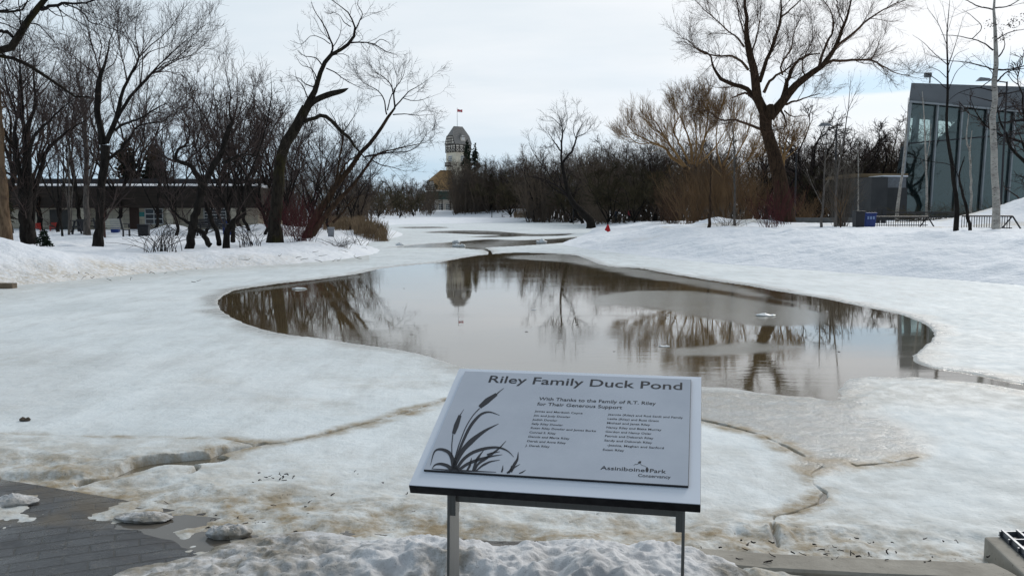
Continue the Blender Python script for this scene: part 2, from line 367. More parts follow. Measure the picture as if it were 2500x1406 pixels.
STRIP = smooth_poly(gpoly([(962, 604), (1010, 597), (1100, 591), (1185, 584), (1270, 586), (1360, 582), (1418, 578), (1395, 589), (1330, 596), (1250, 601), (1190, 604), (1172, 609), (1110, 605), (1040, 605)]), 3)
CHAN = gpoly([(1168, 606), (1184, 604), (1200, 612), (1205, 620), (1188, 621), (1190, 613)])
FARP = [smooth_poly(gpoly(p), 3) for p in ([(1030, 567), (1120, 563), (1220, 565), (1300, 571), (1400, 570), (1380, 575), (1280, 577), (1180, 573), (1100, 570)], [(1140, 578), (1220, 574), (1290, 576), (1230, 579)], [(960, 555), (1040, 553), (1090, 556), (1010, 558)])]
CRACKS = [([(1086, 978), (1040, 992), (960, 1016), (900, 1033), (820, 1052), (740, 1072), (680, 1082), (620, 1086)], 4.0), ([(640, 1083), (590, 1094), (540, 1108), (500, 1122), (470, 1128)], 9), ([(510, 1122), (450, 1130), (400, 1132), (350, 1142), (300, 1160), (250, 1175), (205, 1185)], 17),
    ([(620, 1086), (540, 1072), (400, 1075), (250, 1071), (100, 1068), (-60, 1060)], 2.5), ([(400, 1132), (480, 1140), (484, 1150), (460, 1165)], 3),
    ([(1700, 1022), (1780, 1040), (1860, 1062), (1930, 1096), (1990, 1128), (2010, 1140)], 2.6), ([(2010, 1128), (2050, 1120), (2090, 1136), (2180, 1128), (2240, 1115)], 2.6), ([(2005, 1138), (1980, 1155), (1985, 1180), (2015, 1200), (2005, 1225), (1940, 1248), (1890, 1262), (1885, 1290), (1900, 1335)], 3.8)]
CR_W = [(gpoly(p), w) for p, w in CRACKS]
rows = [3.7]
while rows[-1] < 150: y = rows[-1]; rows.append(y + max(min(y * y * (1.1 if y < 9 else 1.7) / 3570, 0.45), 0.009))
pxs = np.concatenate([np.linspace(-1500, -220, 60), np.arange(-200, 2720, 2.6), np.linspace(2740, 4000, 60)])
X, Y = polar_grid(rows, pxs); dpond = sdf(X, Y, POND); keep = (dpond < 1.2)
w = np.minimum(sdf(X, Y, POOL), sdf(X, Y, STRIP)); w = np.minimum(w, sdf(X, Y, CHAN))
farw = np.full(X.shape, 99.0)
for p in FARP: farw = np.minimum(farw, sdf(X, Y, p))
w = np.minimum(w, farw + 1.2 * fbm(X * 0.25, Y * 0.08, 4))
jag = fbm(X * 5, Y * 5, 4); w = w + 0.07 * fbm(X * 1.1, Y * 1.1, 4) + 0.035 * jag * np.clip(Y / 12, 0.5, 1.6)
cr = np.full(X.shape, 9.0)
near = Y < 11
for pts, hw in CR_W:
    dd = np.full(X.shape, 9.0); dd[near] = seg_dist(X[near], Y[near], pts, False)
    wid = 1.55 * hw * Y / F_PX * (1.15 + 1.7 * fbm(X * 2.6 + hw, Y * 2.6, 4))
    cr = np.minimum(cr, dd - np.maximum(wid, 0.0))
cr = cr + 0.022 * jag
WETP = gpoly([(1560, 930), (1690, 930), (1800, 938), (2020, 955), (2110, 905), (2250, 905), (2300, 935), (2140, 975), (2180, 1040), (2130, 1080), (1950, 1060), (1800, 1020), (1600, 990)])
PAVE_EDGE = gpoly([(-900, 1040), (-300, 1122), (0, 1168), (215, 1205), (430, 1241), (600, 1257), (750, 1272), (920, 1290), (1090, 1306), (1400, 1324), (1670, 1342), (2000, 1362), (2490, 1392), (3000, 1424), (3900, 1480)], 0.03)
dp = np.full(X.shape, 9.0); dp[Y < 14] = seg_dist(X[Y < 14], Y[Y < 14], PAVE_EDGE, False)
rough = 1 - sst(0.15, 1.3, dp)
Z = 0.012 * fbm(X * 0.45, Y * 0.45, 3) * (1 - sst(20, 40, Y)) + rough * (0.022 + 0.06 * fbm(X * 3.1, Y * 3.1, 5)) + 0.005 * fbm(X * 7, Y * 7, 3) * (1 - sst(8, 14, Y))
rdg = (X > 0.75) * np.exp(-((dp - 0.36) / 0.14) ** 2) * sst(0.75, 1.3, X) * np.maximum(0.35 + 1.3 * fbm(X * 2.1 + 1, Y * 2.1, 5), 0); Z = Z + 0.10 * rdg * (1 + 0.6 * fbm(X * 9, Y * 9, 4))
# the slab above the left crack stands a little proud of the one below it
SLAB = gpoly([(620, 1086), (540, 1072), (250, 1071), (-60, 1060), (-400, 1080), (-100, 1175), (205, 1180), (350, 1140), (500, 1122)])
sl = sdf(X, Y, SLAB); Z = Z + 0.035 * (1 - sst(-0.10, 0.0, sl)) * (Y < 9)
soft = 1 - sst(-0.3, 0.5, sdf(X, Y, WETP))
edge = w * 0.5 * (1 - soft) + soft * (-0.016 + 0.05 * w + 0.030 * fbm(X * 1.6, Y * 1.6, 5))
Z = np.minimum(Z, np.clip(edge, -0.30, 1))
Z = np.where(cr < 0.05, np.minimum(Z, np.clip(cr * 2.6 + 0.015, -0.12, 1)), Z)
me, used = grid_mesh('ice', X, Y, Z, keep)
WET = gpoly([(1690, 940), (1800, 948), (2050, 964), (2130, 985), (2200, 1050), (2220, 1100), (2110, 1135), (2010, 1135), (1930, 1090), (1800, 1040), (1600, 1010), (1500, 950)])
WET2 = gpoly([(560, 1290), (700, 1000), (1130, 890), (1150, 960), (900, 1010), (700, 1070)])
px = CX + F_PX * X / Y
wet = 1 - sst(-0.15, 0.25, sdf(X, Y, WET) + 0.5 * fbm(X * 1.1, Y * 1.1, 4))
wet = np.maximum(wet, 0.85 * (1 - sst(0.0, 0.45, np.abs(w) + 0.35 * fbm(X * 1.5, Y * 1.5, 4))))
wet = np.maximum(wet, 0.30 * sst(-0.05, 0.25, fbm(X * 0.35 + 2, Y * 0.35, 4)) * (1 - sst(9, 14, Y)))
stain = (1 - sst(0.05, 0.95, dp + 0.5 * fbm(X * 1.4, Y * 1.4, 5)))
stain = np.maximum(stain, 0.55 * (1 - sst(0.2, 1.6, dp + 1.1 * fbm(X * 0.9 + 7, Y * 0.9, 5))))
stain = np.maximum(stain, 0.95 * (1 - sst(0.0, 0.16, cr + 0.16 * fbm(X * 3, Y * 3, 4))))
stain = np.maximum(stain, 0.32 * (1 - sst(0.5, 2.6, np.abs(dpond))) * (px < 900))
stain = np.maximum(stain, 0.26 * sst(-0.05, 0.3, fbm(X * 0.5 + 1, Y * 0.9 + 4, 5)) * (1 - sst(8, 12, Y)))
stain = np.maximum(stain, np.clip(2.2 * rdg, 0, 1)); fattr(me, 'wet', wet.ravel()[used]); fattr(me, 'stain', stain.ravel()[used])
def ice_mat():
    M = Mat('ice_crust'); st, wt = M.attr('stain'), M.attr('wet')
    n = M.noise(0.55, 6, rough=0.6); n2 = M.noise(5.5, 7, rough=0.68); n3 = M.noise(45, 4, rough=0.7); fine = M.noise(3.0, 8, (1, 0.35, 1), 0.72)
    c = M.mix(M.mr(n, 0.32, 0.68), (0.80, 0.85, 0.87), (0.685, 0.74, 0.762))
    c = M.mix(M.math('MULTIPLY', M.mr(fine, 0.42, 0.72), 0.55), c, (0.50, 0.525, 0.525))
    c = M.mix(M.math('MULTIPLY', wt, M.mr(n2, 0.2, 0.62, 0.35, 1.0)), c, (0.44, 0.435, 0.415))
    c = M.mix(M.math('MULTIPLY', st, M.mr(n2, 0.28, 0.66, 0.15, 1.0)), c, (0.30, 0.235, 0.145))
    grit = M.math('MULTIPLY', M.mr(M.noise(28, 5, rough=0.75), 0.60, 0.70), M.mr(st, 0.35, 0.9))
    c = M.mix(grit, c, (0.055, 0.042, 0.028))
    r = M.math('SUBTRACT', M.mr(n2, 0.3, 0.7, 0.50, 0.75), M.math('MULTIPLY', wt, 0.40))
    M.set(color=c, rough=r, spec=0.2, normal=M.bump(n3, 0.30, 0.012, M.bump(n2, 0.5, 0.04))); return M.m
tag(link('ice', me, ice_mat()), kind='structure')

# ---- pond water
rows = np.concatenate([np.arange(3.3, 12, 0.12), np.arange(12, 45, 0.25), np.arange(45, 175, 2)]); X, Y = polar_grid(rows, np.linspace(-700, 3400, 500))
me, _ = grid_mesh('water', X, Y, np.full(X.shape, -0.016))
SK = [gpoly(p) for p in ([(1440, 722), (1560, 706), (1700, 708), (1850, 728), (2010, 762), (1990, 790), (1850, 797), (1700, 775), (1560, 748), (1450, 742)], [(1630, 848), (1720, 838), (1830, 830), (1965, 842), (1900, 856), (1760, 868), (1640, 868)],
     [(1395, 618), (1560, 652), (1760, 690), (1950, 735), (2000, 752), (1850, 725), (1650, 690), (1480, 662), (1380, 640), (1230, 630), (1240, 622)], [(540, 716), (700, 690), (860, 668), (900, 675), (720, 700), (600, 712)], [(1000, 960), (1120, 880), (1400, 905), (1720, 935), (1760, 950), (1400, 960)])]
sk = np.full(X.shape, 99.0)
for p in SK: sk = np.minimum(sk, sdf(X, Y, p))
sk = sk / np.maximum(Y * 0.02, 0.05) + 1.2 * fbm(X * 0.6, Y * 0.35, 5)
fs = np.minimum(sdf(X, Y, STRIP), 99)
for p in FARP: fs = np.minimum(fs, sdf(X, Y, p))
fattr(me, 'skim', np.maximum(np.maximum(1 - sst(-0.9, 0.5, sk), (1 - sst(8.5, 13.5, Y + 2.0 * fbm(X * 0.3, Y * 0.3, 4))) * np.clip(1.0 + sdf(X, Y, POOL) / 1.3 + 0.7 * fbm(X * 0.7, Y * 0.7, 4), 0, 1) * 0.35), (1 - sst(0.0, 1.0, fs)) * np.clip(0.62 + 0.9 * fbm(X * 0.5, Y * 0.12, 4), 0, 1)))
def water_mat():
    M = Mat('pond_water'); sk = M.attr('skim')
    n = M.noise(1.1, 5, (0.30, 1, 1)); fine = M.noise(9, 4, (0.22, 1, 1), 0.6); big = M.noise(0.25, 4)
    c = M.mix(M.mr(big, 0.35, 0.65), (0.115, 0.084, 0.042), (0.085, 0.064, 0.036))
    c = M.mix(M.math('MULTIPLY', sk, 0.6), c, (0.24, 0.245, 0.215))
    r = M.math('ADD', M.mr(n, 0.45, 0.7, 0.015, 0.07), M.math('MULTIPLY', sk, 0.15))
    M.set(color=c, rough=r, ior=2.1, spec=0.5, normal=M.bump(fine, M.math('MULTIPLY', M.mr(M.noise(0.16, 5, (0.5, 1, 1)), 0.42, 0.60), 0.14), 0.006, M.bump(n, 0.04, 0.03))); return M.m
tag(link('water', me, water_mat()), kind='structure')

# ---- paved plaza with its wet surface
PUD = smooth_poly(gpoly([(330, 1236), (430, 1246), (600, 1262), (760, 1280), (1000, 1300), (1250, 1330), (1100, 1420), (620, 1420), (520, 1345), (400, 1300), (300, 1265)], 0.03), 3)
PUD2 = gpoly([(1650, 1376), (2450, 1400), (2600, 1480), (1600, 1480)], 0.0)
xs = np.concatenate([np.linspace(-26, -5.1, 40), np.arange(-5, 5, 0.022), np.linspace(5.1, 26, 40)]); rr = np.concatenate([np.linspace(-25, 2.4, 30), np.arange(2.5, 9.5, 0.022)])
X, Y = np.meshgrid(xs, rr); 
edge_y = np.interp(X, PAVE_EDGE[:, 0], PAVE_EDGE[:, 1]); Yc = np.minimum(Y, edge_y)
pm = 1 - sst(-0.12, 0.22, sdf(X, Yc, PUD) + 0.22 * fbm(X * 2.2, Yc * 2.2, 4)); pm = np.maximum(pm, 1 - sst(-0.1, 0.1, sdf(X, Yc, PUD2)))
Z = 0.030 + 0.010 * fbm(X * 1.4 + 3, Yc * 1.4, 4) + 0.005 * fbm(X * 6, Yc * 9, 4) - 0.022 * pm
Z = np.where(Y > edge_y + 0.05, -0.25, Z); 
keep = Y < edge_y + 0.06
me, used = grid_mesh('pavement', X, Yc + np.where(Y > edge_y, 0.002, 0), Z, keep)
fattr(me, 'silt', (np.maximum(0.9 * (1 - sst(0.0, 0.5, np.abs(Yc - edge_y) + 0.4 * fbm(X * 1.5, Yc * 1.5, 4))), sst(-0.08, 0.2, fbm(X * 1.3 + 9, Yc * 2.2, 5)) * 1.3)).ravel()[used])
def pave_mat():
    M = Mat('wet_pavers'); si = M.attr('silt')
    mp = M.n('ShaderNodeMapping'); mp.inputs['Rotation'].default_value = (0, 0, -0.42); M.nt.links.new(M.tc.outputs['Object'], mp.inputs[0])
    b = M.n('ShaderNodeTexBrick'); M.nt.links.new(mp.outputs[0], b.inputs['Vector']); b.inputs['Scale'].default_value = 1.0; b.inputs['Brick Width'].default_value = 0.225; b.inputs['Row Height'].default_value = 0.112
    b.inputs['Mortar Size'].default_value = 0.007; b.inputs['Mortar Smooth'].default_value = 0.4; b.inputs['Color1'].default_value = (0.050, 0.050, 0.053, 1); b.inputs['Color2'].default_value = (0.030, 0.030, 0.033, 1); b.inputs['Mortar'].default_value = (0.026, 0.024, 0.021, 1)
    n = M.noise(3.5, 7, rough=0.65); n2 = M.noise(60, 3); w = M.noise(1.5, 6, (1, 1.6, 1), 0.6)
    c = M.mix(M.math('MULTIPLY', si, M.mr(n, 0.3, 0.65)), b.outputs['Color'], (0.090, 0.071, 0.047))
    c = M.mix(M.math('MULTIPLY', M.mr(M.noise(24, 5, rough=0.75), 0.56, 0.70), 0.8), c, (0.11, 0.095, 0.075))
    M.set(color=c, rough=M.mr(w, 0.40, 0.62, 0.14, 0.45), spec=0.35, normal=M.bump(n2, 0.35, 0.004, M.bump(M.math('SUBTRACT', n, M.math('MULTIPLY', b.outputs['Fac'], 0.4)), 0.9, 0.012))); return M.m
tag(link('pavement', me, pave_mat()), kind='structure')
S = Shape(); b = [(-2.6, 2.4), (2.7, 2.4)] + [(x, float(np.interp(x, PAVE_EDGE[:, 0], PAVE_EDGE[:, 1])) - 0.05) for x in (2.7, 1.6, 0.85, 0.3, -0.34, -0.9, -1.5, -1.9, -2.6)]
S.prism([(x, y, 0.0170) for x, y in b], (0, 0, 0.003))
M = Mat('puddle_water'); M.set(color=(0.105, 0.094, 0.080), rough=0.07, ior=1.33, normal=M.bump(M.noise(7, 3), 0.02, 0.01))
tag(S.build('puddle', M.m), kind='structure')

# ================================================================ FOREGROUND: snow heap, ice chunks, kerb, drain, sign
HEAP = smooth_poly([(-1.95, 3.3), (-1.80, 3.86), (-1.52, 4.10), (-1.50, 4.20), (-1.25, 4.30), (-0.95, 4.36), (-0.55, 4.28), (-0.25, 4.20), (0.15, 4.22), (0.60, 4.18), (0.86, 4.08), (1.08, 3.84), (1.12, 3.3), (0.6, 2.7), (-1.0, 2.6)], 4)
xs = np.arange(-2.15, 1.35, 0.009); ys = np.arange(2.75, 4.85, 0.009); X, Y = np.meshgrid(xs, ys)
dd = -(sdf(X, Y, HEAP) + 0.16 * fbm(X * 2.6, Y * 2.6, 5))
lump = fbm(X * 1.9, Y * 2.3, 5, 0.55); rid = 1 - np.abs(fbm(X * 5.5 + 5, Y * 5.5, 4)) * 2
base = 0.055 + 0.10 * sst(-1.0, -0.1, X) * (1 - 0.35 * sst(0.5, 1.0, X)) - 0.03 * sst(3.7, 4.3, Y)
Z = base * (1 - np.exp(-(np.maximum(dd, 0) / 0.20) ** 1.1)) * (1 + 1.25 * lump) + np.clip(dd, 0, 0.12) / 0.12 * (0.050 * (rid - 0.6) + 0.016 * fbm(X * 11, Y * 11, 5, 0.6) + 0.007 * fbm(X * 45, Y * 45, 2))
for hx, hy, ha, hr in ((-0.17, 3.30, 0.20, 0.15), (-0.02, 3.38, 0.14, 0.13), (-0.22, 3.5, 0.10, 0.10), (0.66, 3.2, 0.12, 0.12)):
    Z = Z - ha * np.exp(-((X - hx) ** 2 + (Y - hy) ** 2) / hr ** 2)
Z = np.where(dd > 0, np.maximum(Z, 0.0), dd * 0.8) + 0.030
Z = np.maximum(Z, -0.02)
keep = dd > -0.05
me, used = grid_mesh('snow_heap', X, Y, Z, keep)
fattr(me, 'dirt', (np.clip(sst(-0.05, 0.35, fbm(X * 1.7 + 4, Y * 1.7, 5, 0.6)) * 1.0 + 0.95 * (1 - sst(-1.2, -0.35, X)) * sst(-0.5, 0.15, lump) + 0.5 * sst(0.7, 1.0, X), 0, 1)).ravel()[used])
def heap_mat():
    M = Mat('dirty_snow'); di = M.attr('dirt'); n = M.noise(7, 7, rough=0.68); n2 = M.noise(70, 4, rough=0.7); sp = M.noise(42, 5, rough=0.8)
    c = M.mix(M.mr(n, 0.3, 0.7), (0.72, 0.73, 0.75), (0.54, 0.545, 0.56))
    c = M.mix(M.math('MULTIPLY', di, M.mr(n, 0.25, 0.68)), c, (0.215, 0.19, 0.145))
    c = M.mix(M.math('MULTIPLY', M.mr(sp, 0.60, 0.67), M.math('ADD', 0.5, M.math('MULTIPLY', di, 0.5))), c, (0.045, 0.038, 0.030))
    M.set(color=c, rough=0.6, spec=0.4, normal=M.bump(n2, 0.55, 0.012, M.bump(n, 0.4, 0.03))); return M.m
HEAP_M = heap_mat()
tag(link('snow_heap', me, HEAP_M), 'heap of lumpy gritty snow around the feet of the sign', 'snow heap')

def lump_mesh(name, seed, lx, ly, lz, n=40, rough=0.35):
    """a broken flat piece of crusted ice: outline with corners, knobbly top, flat bottom"""
    u = np.linspace(0, 2 * np.pi, 2 * n, endpoint=False); k = np.linspace(0, 1, n)
    U, K = np.meshgrid(u, k); rad = 1 + rough * fbm(np.cos(U) * 1.3 + seed, np.sin(U) * 1.3 + seed * 2, 4)
    prof = np.where(K < 0.16, K / 0.16, 1.0); r = np.where(K < 0.16, 0.90 + 0.10 * (K / 0.16), 1 - (K - 0.16) / 0.84) 
    h = np.where(K < 0.16, K / 0.16 * 0.42, 0.42 + 0.58 * (1 - np.exp(-3.2 * (K - 0.16))))
    x = np.cos(U) * rad * r * lx; y = np.sin(U) * rad * r * ly
    q = 1.5 / max(lx, ly)
    z = lz * h * (1 + 0.9 * fbm(x * q * 1.2 + seed, y * q * 1.2, 4)) + lz * 0.16 * fbm(x * q * 6 + seed, y * q * 6, 3) * (K > 0.05)
    i = np.arange(n * 2 * n).reshape(n, 2 * n); j = np.roll(i, -1, 1)
    Fq = np.stack([i[:-1], j[:-1], j[1:], i[1:]], -1).reshape(-1, 4)
    me = raw_mesh(name, np.stack([x.ravel(), y.ravel(), np.maximum(z.ravel(), 0)], 1), Fq=Fq, smooth=True)
    return me
def chunk(px, py, z, lx, ly, lz, seed, label, name='ice_chunk', mat=None, dirt=0.5, rz=0.0, group='loose pieces of ice'):
    me = lump_mesh(name, seed, lx, ly, lz); fattr(me, 'dirt', np.full(len(me.vertices), dirt))
    o = link(name, me, mat or HEAP_M); p = gp(px, py, z); o.location = (p[0], p[1], z); o.rotation_euler = (0, 0, rz)
    return tag(o, label, 'ice chunk' if mat is None or name == 'ice_chunk' else 'rock', group)
chunk(352, 1268, 0.022, 0.155, 0.075, 0.034, 1.3, 'flat broken slab of dirty ice lying alone on the wet pavers', dirt=0.9)
chunk(30, 1228, 0.024, 0.155, 0.10, 0.045, 4.1, 'flat whitish slab of ice on the pavement at the left edge of the photo', dirt=0.6)
chunk(558, 1306, 0.022, 0.115, 0.07, 0.050, 7.7, 'thick gritty ice chunk in the puddle beside the snow heap', dirt=0.95)
ICE_W = plain('clear_ice', (0.80, 0.83, 0.85), (0.66, 0.70, 0.72), 0.3, 8, 0.3)
for px, py, s, sd, lab in ((1870, 771, 0.16, 2.2, 'white ice floe floating in front of the tree trunk reflection'), (1622, 846, 0.07, 3.3, 'small white ice floe at the tip of the grey skim ice'), (730, 706, 0.17, 9.1, 'whitish ice floe by the left rim of the open water'),
    (1303, 757, 0.05, 5.5, 'tiny ice floe in the middle of the open water'), (1113, 603, 0.20, 6.1, 'upright ice lump at the near edge of the far water strip'), (1128, 603, 0.18, 6.6, 'ice lump beside the upright lump in the far water strip'), (1113, 594, 0.22, 8.2, 'ice lump farther out in the far water strip'),
    (975, 600, 0.20, 8.9, 'ice lump at the left tip of the far water strip'), (1322, 594, 0.3, 3.9, 'low ice pieces at the right end of the far water strip')):
    o = chunk(px, py, -0.018, s, s * 0.55, s * (0.22 if py > 650 else 0.7), sd, lab, 'ice_floe', None, 0.0, group='ice floes in the open water')
    o.data.materials.clear(); o.data.materials.append(ICE_W); o['category'] = 'ice floe'
ROCK = plain('rock_brown', (0.14, 0.11, 0.08), (0.06, 0.05, 0.04), 0.9, 14, 0.8)
o = chunk(62, 1026, 0.0, 0.042, 0.03, 0.026, 2.9, 'small flat brown rock lying on the ice', 'flat_rock', ROCK); o['category'] = 'rock'; del o['group']

CONC = Mat('concrete'); _n = CONC.noise(4, 7, rough=0.65); _g = CONC.noise(38, 4, rough=0.7)
CONC.set(color=CONC.mix(CONC.mr(_g, 0.62, 0.72, 0, 0.75), CONC.mix(CONC.mr(_n, 0.3, 0.7), (0.36, 0.335, 0.29), (0.245, 0.225, 0.19)), (0.09, 0.08, 0.06)), rough=0.85, normal=CONC.bump(_g, 0.5, 0.006, CONC.bump(_n, 0.4, 0.02))); CONC = CONC.m
def strip_prism(outer, inner, z0, z1, n=30):
    """a kerb between two lines in plan, slightly worn"""
    def res(L):
        L = np.array(L); s = np.r_[0, np.cumsum(np.linalg.norm(np.diff(L, axis=0), axis=1))]; t = np.linspace(0, s[-1], n); return np.stack([np.interp(t, s, L[:, 0]), np.interp(t, s, L[:, 1])], 1)
    A, B = res(outer), res(inner); prof = [(0, z0), (0, z1 - 0.012), (0.06, z1), (0.5, z1 + 0.002), (0.94, z1), (1, z1 - 0.012), (1, z0)]
    V = []
    for i in range(n):
        for t, z in prof:
            p = A[i] * (1 - t) + B[i] * t; V.append((p[0] + 0.004 * fbm(np.array([i * .7]), np.array([t * 3]))[0], p[1] + 0.008 * fbm(np.array([i * .5 + 3]), np.array([t * 2]))[0], z + 0.004 * fbm(np.array([i * .6 + 8]), np.array([t * 2 + z * 9]))[0]))
    k = len(prof); F = [(i * k + j, i * k + (j + 1) % k, (i + 1) * k + (j + 1) % k, (i + 1) * k + j) for i in range(n - 1) for j in range(k)]
    return raw_mesh('kerb', V, Fq=F, Fn=[list(range(k)), list(range((n - 1) * k, n * k))[::-1]])
ko = [gp(a, b, 0.075)[:2] for a, b in ((1560, 1326), (1670, 1334), (1900, 1349), (2150, 1362), (2330, 1368), (2420, 1372))]
ki = [gp(a, b, 0.075)[:2] for a, b in ((1560, 1362), (1700, 1372), (1860, 1386), (2130, 1400), (2350, 1409), (2500, 1414))]
tag(link('concrete_kerb', strip_prism(ki, ko, -0.10, 0.075), CONC), 'worn pale concrete kerb between ice and pavement to the right of the sign', 'kerb')

t = thing('drain_box', 'concrete drain box with a steel grate at the right edge of the photo', 'drain', (*gp(2440, 1330, 0.0)[:2], 0.0))
A0, A1, A2 = [gp(a, b, 0.13) for a, b in ((2403, 1292), (2560, 1290), (2640, 1420))]
org = t.location; u = (A1 - A0); u[2] = 0; u = u / np.linalg.norm(u); v = np.array(gp(2505, 1386, 0.13) - A0); v[2] = 0; vl = np.linalg.norm(v); v = v / vl
S = Shape(); w_ = 0.10
S.obox(A0 * [1, 1, 0] + np.array([0, 0, -0.1]), u * 0.95, v * 0.72, (0, 0, 0.195)); fr = S.build('rim', CONC, t, org, 0.01)
S = Shape(); P0 = A0 + u * 0.075 + v * (-0.005); P0[2] = 0.098
for k in range(12): S.obox(P0 + u * (0.012 + 0.075 * k), u * 0.012, v * 0.66, (0, 0, 0.03))
for k in range(7): S.obox(P0 + v * (0.006 + 0.105 * k), u * 0.86, v * 0.010, (0, 0, 0.024))
STEEL = plain('galvanised', (0.22, 0.235, 0.255), (0.14, 0.15, 0.17), 0.45, 20, 0.1, metal=0.6)
S.build('grate', STEEL, t, org)
S = Shape(); S.obox(P0 + np.array([0, 0, -0.0005]), u * 0.87, v * 0.665, (0, 0, 0.004)); S.build('sump', plain('sump_dark', (0.03, 0.035, 0.045), None, 0.3), t, org)

# ---- the reader-rail sign: a tilted board with an etched metal plate on two flat steel legs
SG = 0.9144
Kinv = np.linalg.inv(np.array([[F_PX, 0, CX], [0, F_PX, CY], [0, 0, 1.0]]))
RW = np.array([[1, 0, 0], [0, -_s, _c], [0, -_c, -_s]])
def homog(src, dst):
    A = []
    for (x, y), (u_, v_) in zip(src, dst): A += [[x, y, 1, 0, 0, 0, -u_ * x, -u_ * y, -u_], [0, 0, 0, x, y, 1, -v_ * x, -v_ * y, -v_]]
    return np.linalg.svd(np.array(A, float))[2][-1].reshape(3, 3)
PQ = [(1135.7, 908), (1686.5, 928), (1680, 1187.6), (1035.4, 1147.6)]; PN = [(1120, 898), (1713, 917), (1711, 1228), (997, 1183)]
Hq = homog([(0, 0), (1, 0), (1, 1), (0, 1)], PQ); Mq = Kinv @ Hq
if Mq[2, 2] < 0: Mq = -Mq
k_ = SG / np.linalg.norm(Mq[:, 0]); wv, hv, O_ = [RW @ (Mq[:, i] * k_) for i in range(3)]; O_ = O_ + [0, 0, CAM_H]
ux = wv / np.linalg.norm(wv); uy = hv - ux * (hv @ ux); uy /= np.linalg.norm(uy); un = -np.cross(ux, uy)      # un points up out of the plate
if un[2] < 0: un = -un
PW, PH = np.linalg.norm(wv), np.linalg.norm(hv)
Hi = np.linalg.inv(Hq)
def uv(px, py): q = Hi @ np.array([px, py, 1.0]); return q[0] / q[2] * PW, q[1] / q[2] * PH      # metres on the plate, from its top left corner
def zuv(x, y): return uv(980 + x * 760 / 2031, 880 + y * 760 / 2031)
def on(a, b, h=0.0): return O_ + ux * a + uy * b + un * h
sx0, sy0 = uv(*PN[0]); sx1, sy1 = uv(*PN[2]); sx0b, _q = uv(*PN[3]); sx1b, _q2 = uv(*PN[1])
bx0, bx1, by0, by1 = (sx0 + sx0b) / 2, (sx1 + sx1b) / 2, (sy0 + _q2) / 2, (sy1 + _q) / 2
WHITE_B = plain('sign_board_face', (0.74, 0.79, 0.87), (0.71, 0.76, 0.845), 0.6, 3)
BLACK_B = plain('sign_board_core', (0.012, 0.012, 0.014), (0.03, 0.03, 0.032), 0.5, 30, 0.2)
PLATE = Mat('etched_aluminium'); _n = PLATE.mr(PLATE.noise(3, 7, (1, 1, 1), 0.65), 0.3, 0.75); PLATE.set(color=PLATE.mix(_n, (0.50, 0.535, 0.60), (0.57, 0.605, 0.67)), rough=0.8, metal=0.0, spec=0.0); PLATE = PLATE.m
INK = plain('etched_ink', (0.012, 0.016, 0.026), None, 0.5)
STAINLESS = Mat('stainless'); _n = STAINLESS.noise(6, 5, (20, 20, 0.6)); STAINLESS.set(color=STAINLESS.mix(_n, (0.34, 0.335, 0.32), (0.22, 0.215, 0.20)), rough=0.42, metal=0.85); STAINLESS = STAINLESS.m
pm_ = on((bx0 + bx1) / 2, by1); t = thing('interpretive_sign', 'tilted metal plaque sign with cattail drawing on two steel legs in the foreground', 'sign', (pm_[0], pm_[1] + 0.25, 0.03)); org = np.array(t.location)
S = Shape(); S.obox(on(bx0, by0, -0.040), ux * (bx1 - bx0), uy * (by1 - by0), un * 0.0335); core = S.build('board_core', BLACK_B, t, org, 0.003)
S = Shape(); S.obox(on(bx0 + 0.001, by0 + 0.001, -0.0064), ux * (bx1 - bx0 - 0.002), uy * (by1 - by0 - 0.002), un * 0.0030); S.build('board', WHITE_B, t, org, 0.001)
S = Shape(); S.obox(on(0, 0, -0.0033), ux * PW, uy * PH, un * 0.0080); pl = S.build('plaque', PLATE, t, org)
S = Shape(); S.obox(on(0.0005, PH, -0.0032), ux * (PW - 0.001), uy * 0.0025, un * 0.0076); S.obox(on(PW, 0.0005, -0.0032), ux * 0.0015, uy * PH, un * 0.0076); S.build('plaque_edge', BLACK_B, pl, org)
TOP = 0.0047
def lettering(lines, name, ital=0.0):
    """lines: (text, left baseline px, right end px) in the enlarged picture of the sign -> one mesh of letters on the plate"""
    Vs, Ts, base = [], [], 0
    dg = None
    for text, (x0, y0), (x1, y1), cap in lines:
        c = bpy.data.curves.new('letters', 'FONT'); c.body = text; c.size = 1.0; c.extrude = 0.0; c.resolution_u = 3; c.offset = 0.010
        ob = bpy.data.objects.new('letters', c); COL.objects.link(ob); bpy.context.view_layer.update()
        me = bpy.data.meshes.new_from_object(ob.evaluated_get(bpy.context.evaluated_depsgraph_get()))
        me.calc_loop_triangles(); n = len(me.vertices); V = np.empty(n * 3, np.float32); me.vertices.foreach_get('co', V); V = V.reshape(-1, 3)
        T = np.empty(len(me.loop_triangles) * 3, np.int32); me.loop_triangles.foreach_get('vertices', T); T = T.reshape(-1, 3)
        a0, b0 = zuv(x0, y0); a1, b1 = zuv(x1, y1); sx = (a1 - a0) / V[:, 0].max(); sy = cap / 0.69
        b0 = (b0 + b1) / 2
        Wd = O_ + np.outer(a0 + V[:, 0] * sx, ux) + np.outer(b0 - V[:, 1] * sy, uy) + un * (TOP + 0.0006)
        Vs.append(Wd - org); Ts.append(T + base); base += n
        bpy.data.objects.remove(ob); bpy.data.curves.remove(c); bpy.data.meshes.remove(me)
    me = raw_mesh(name, np.concatenate(Vs), Ft=np.concatenate(Ts)); return link(name, me, INK, pl)
lettering([('Riley Family Duck Pond', (557, 152), (1832, 193), 0.0475)], 'title_lettering')
lettering([('With Thanks to the Family of R.T. Riley', (897, 264), (1660, 296), 0.0195), ('for Their Generous Support', (885, 299), (1440, 321), 0.0195)], 'thanks_lettering')
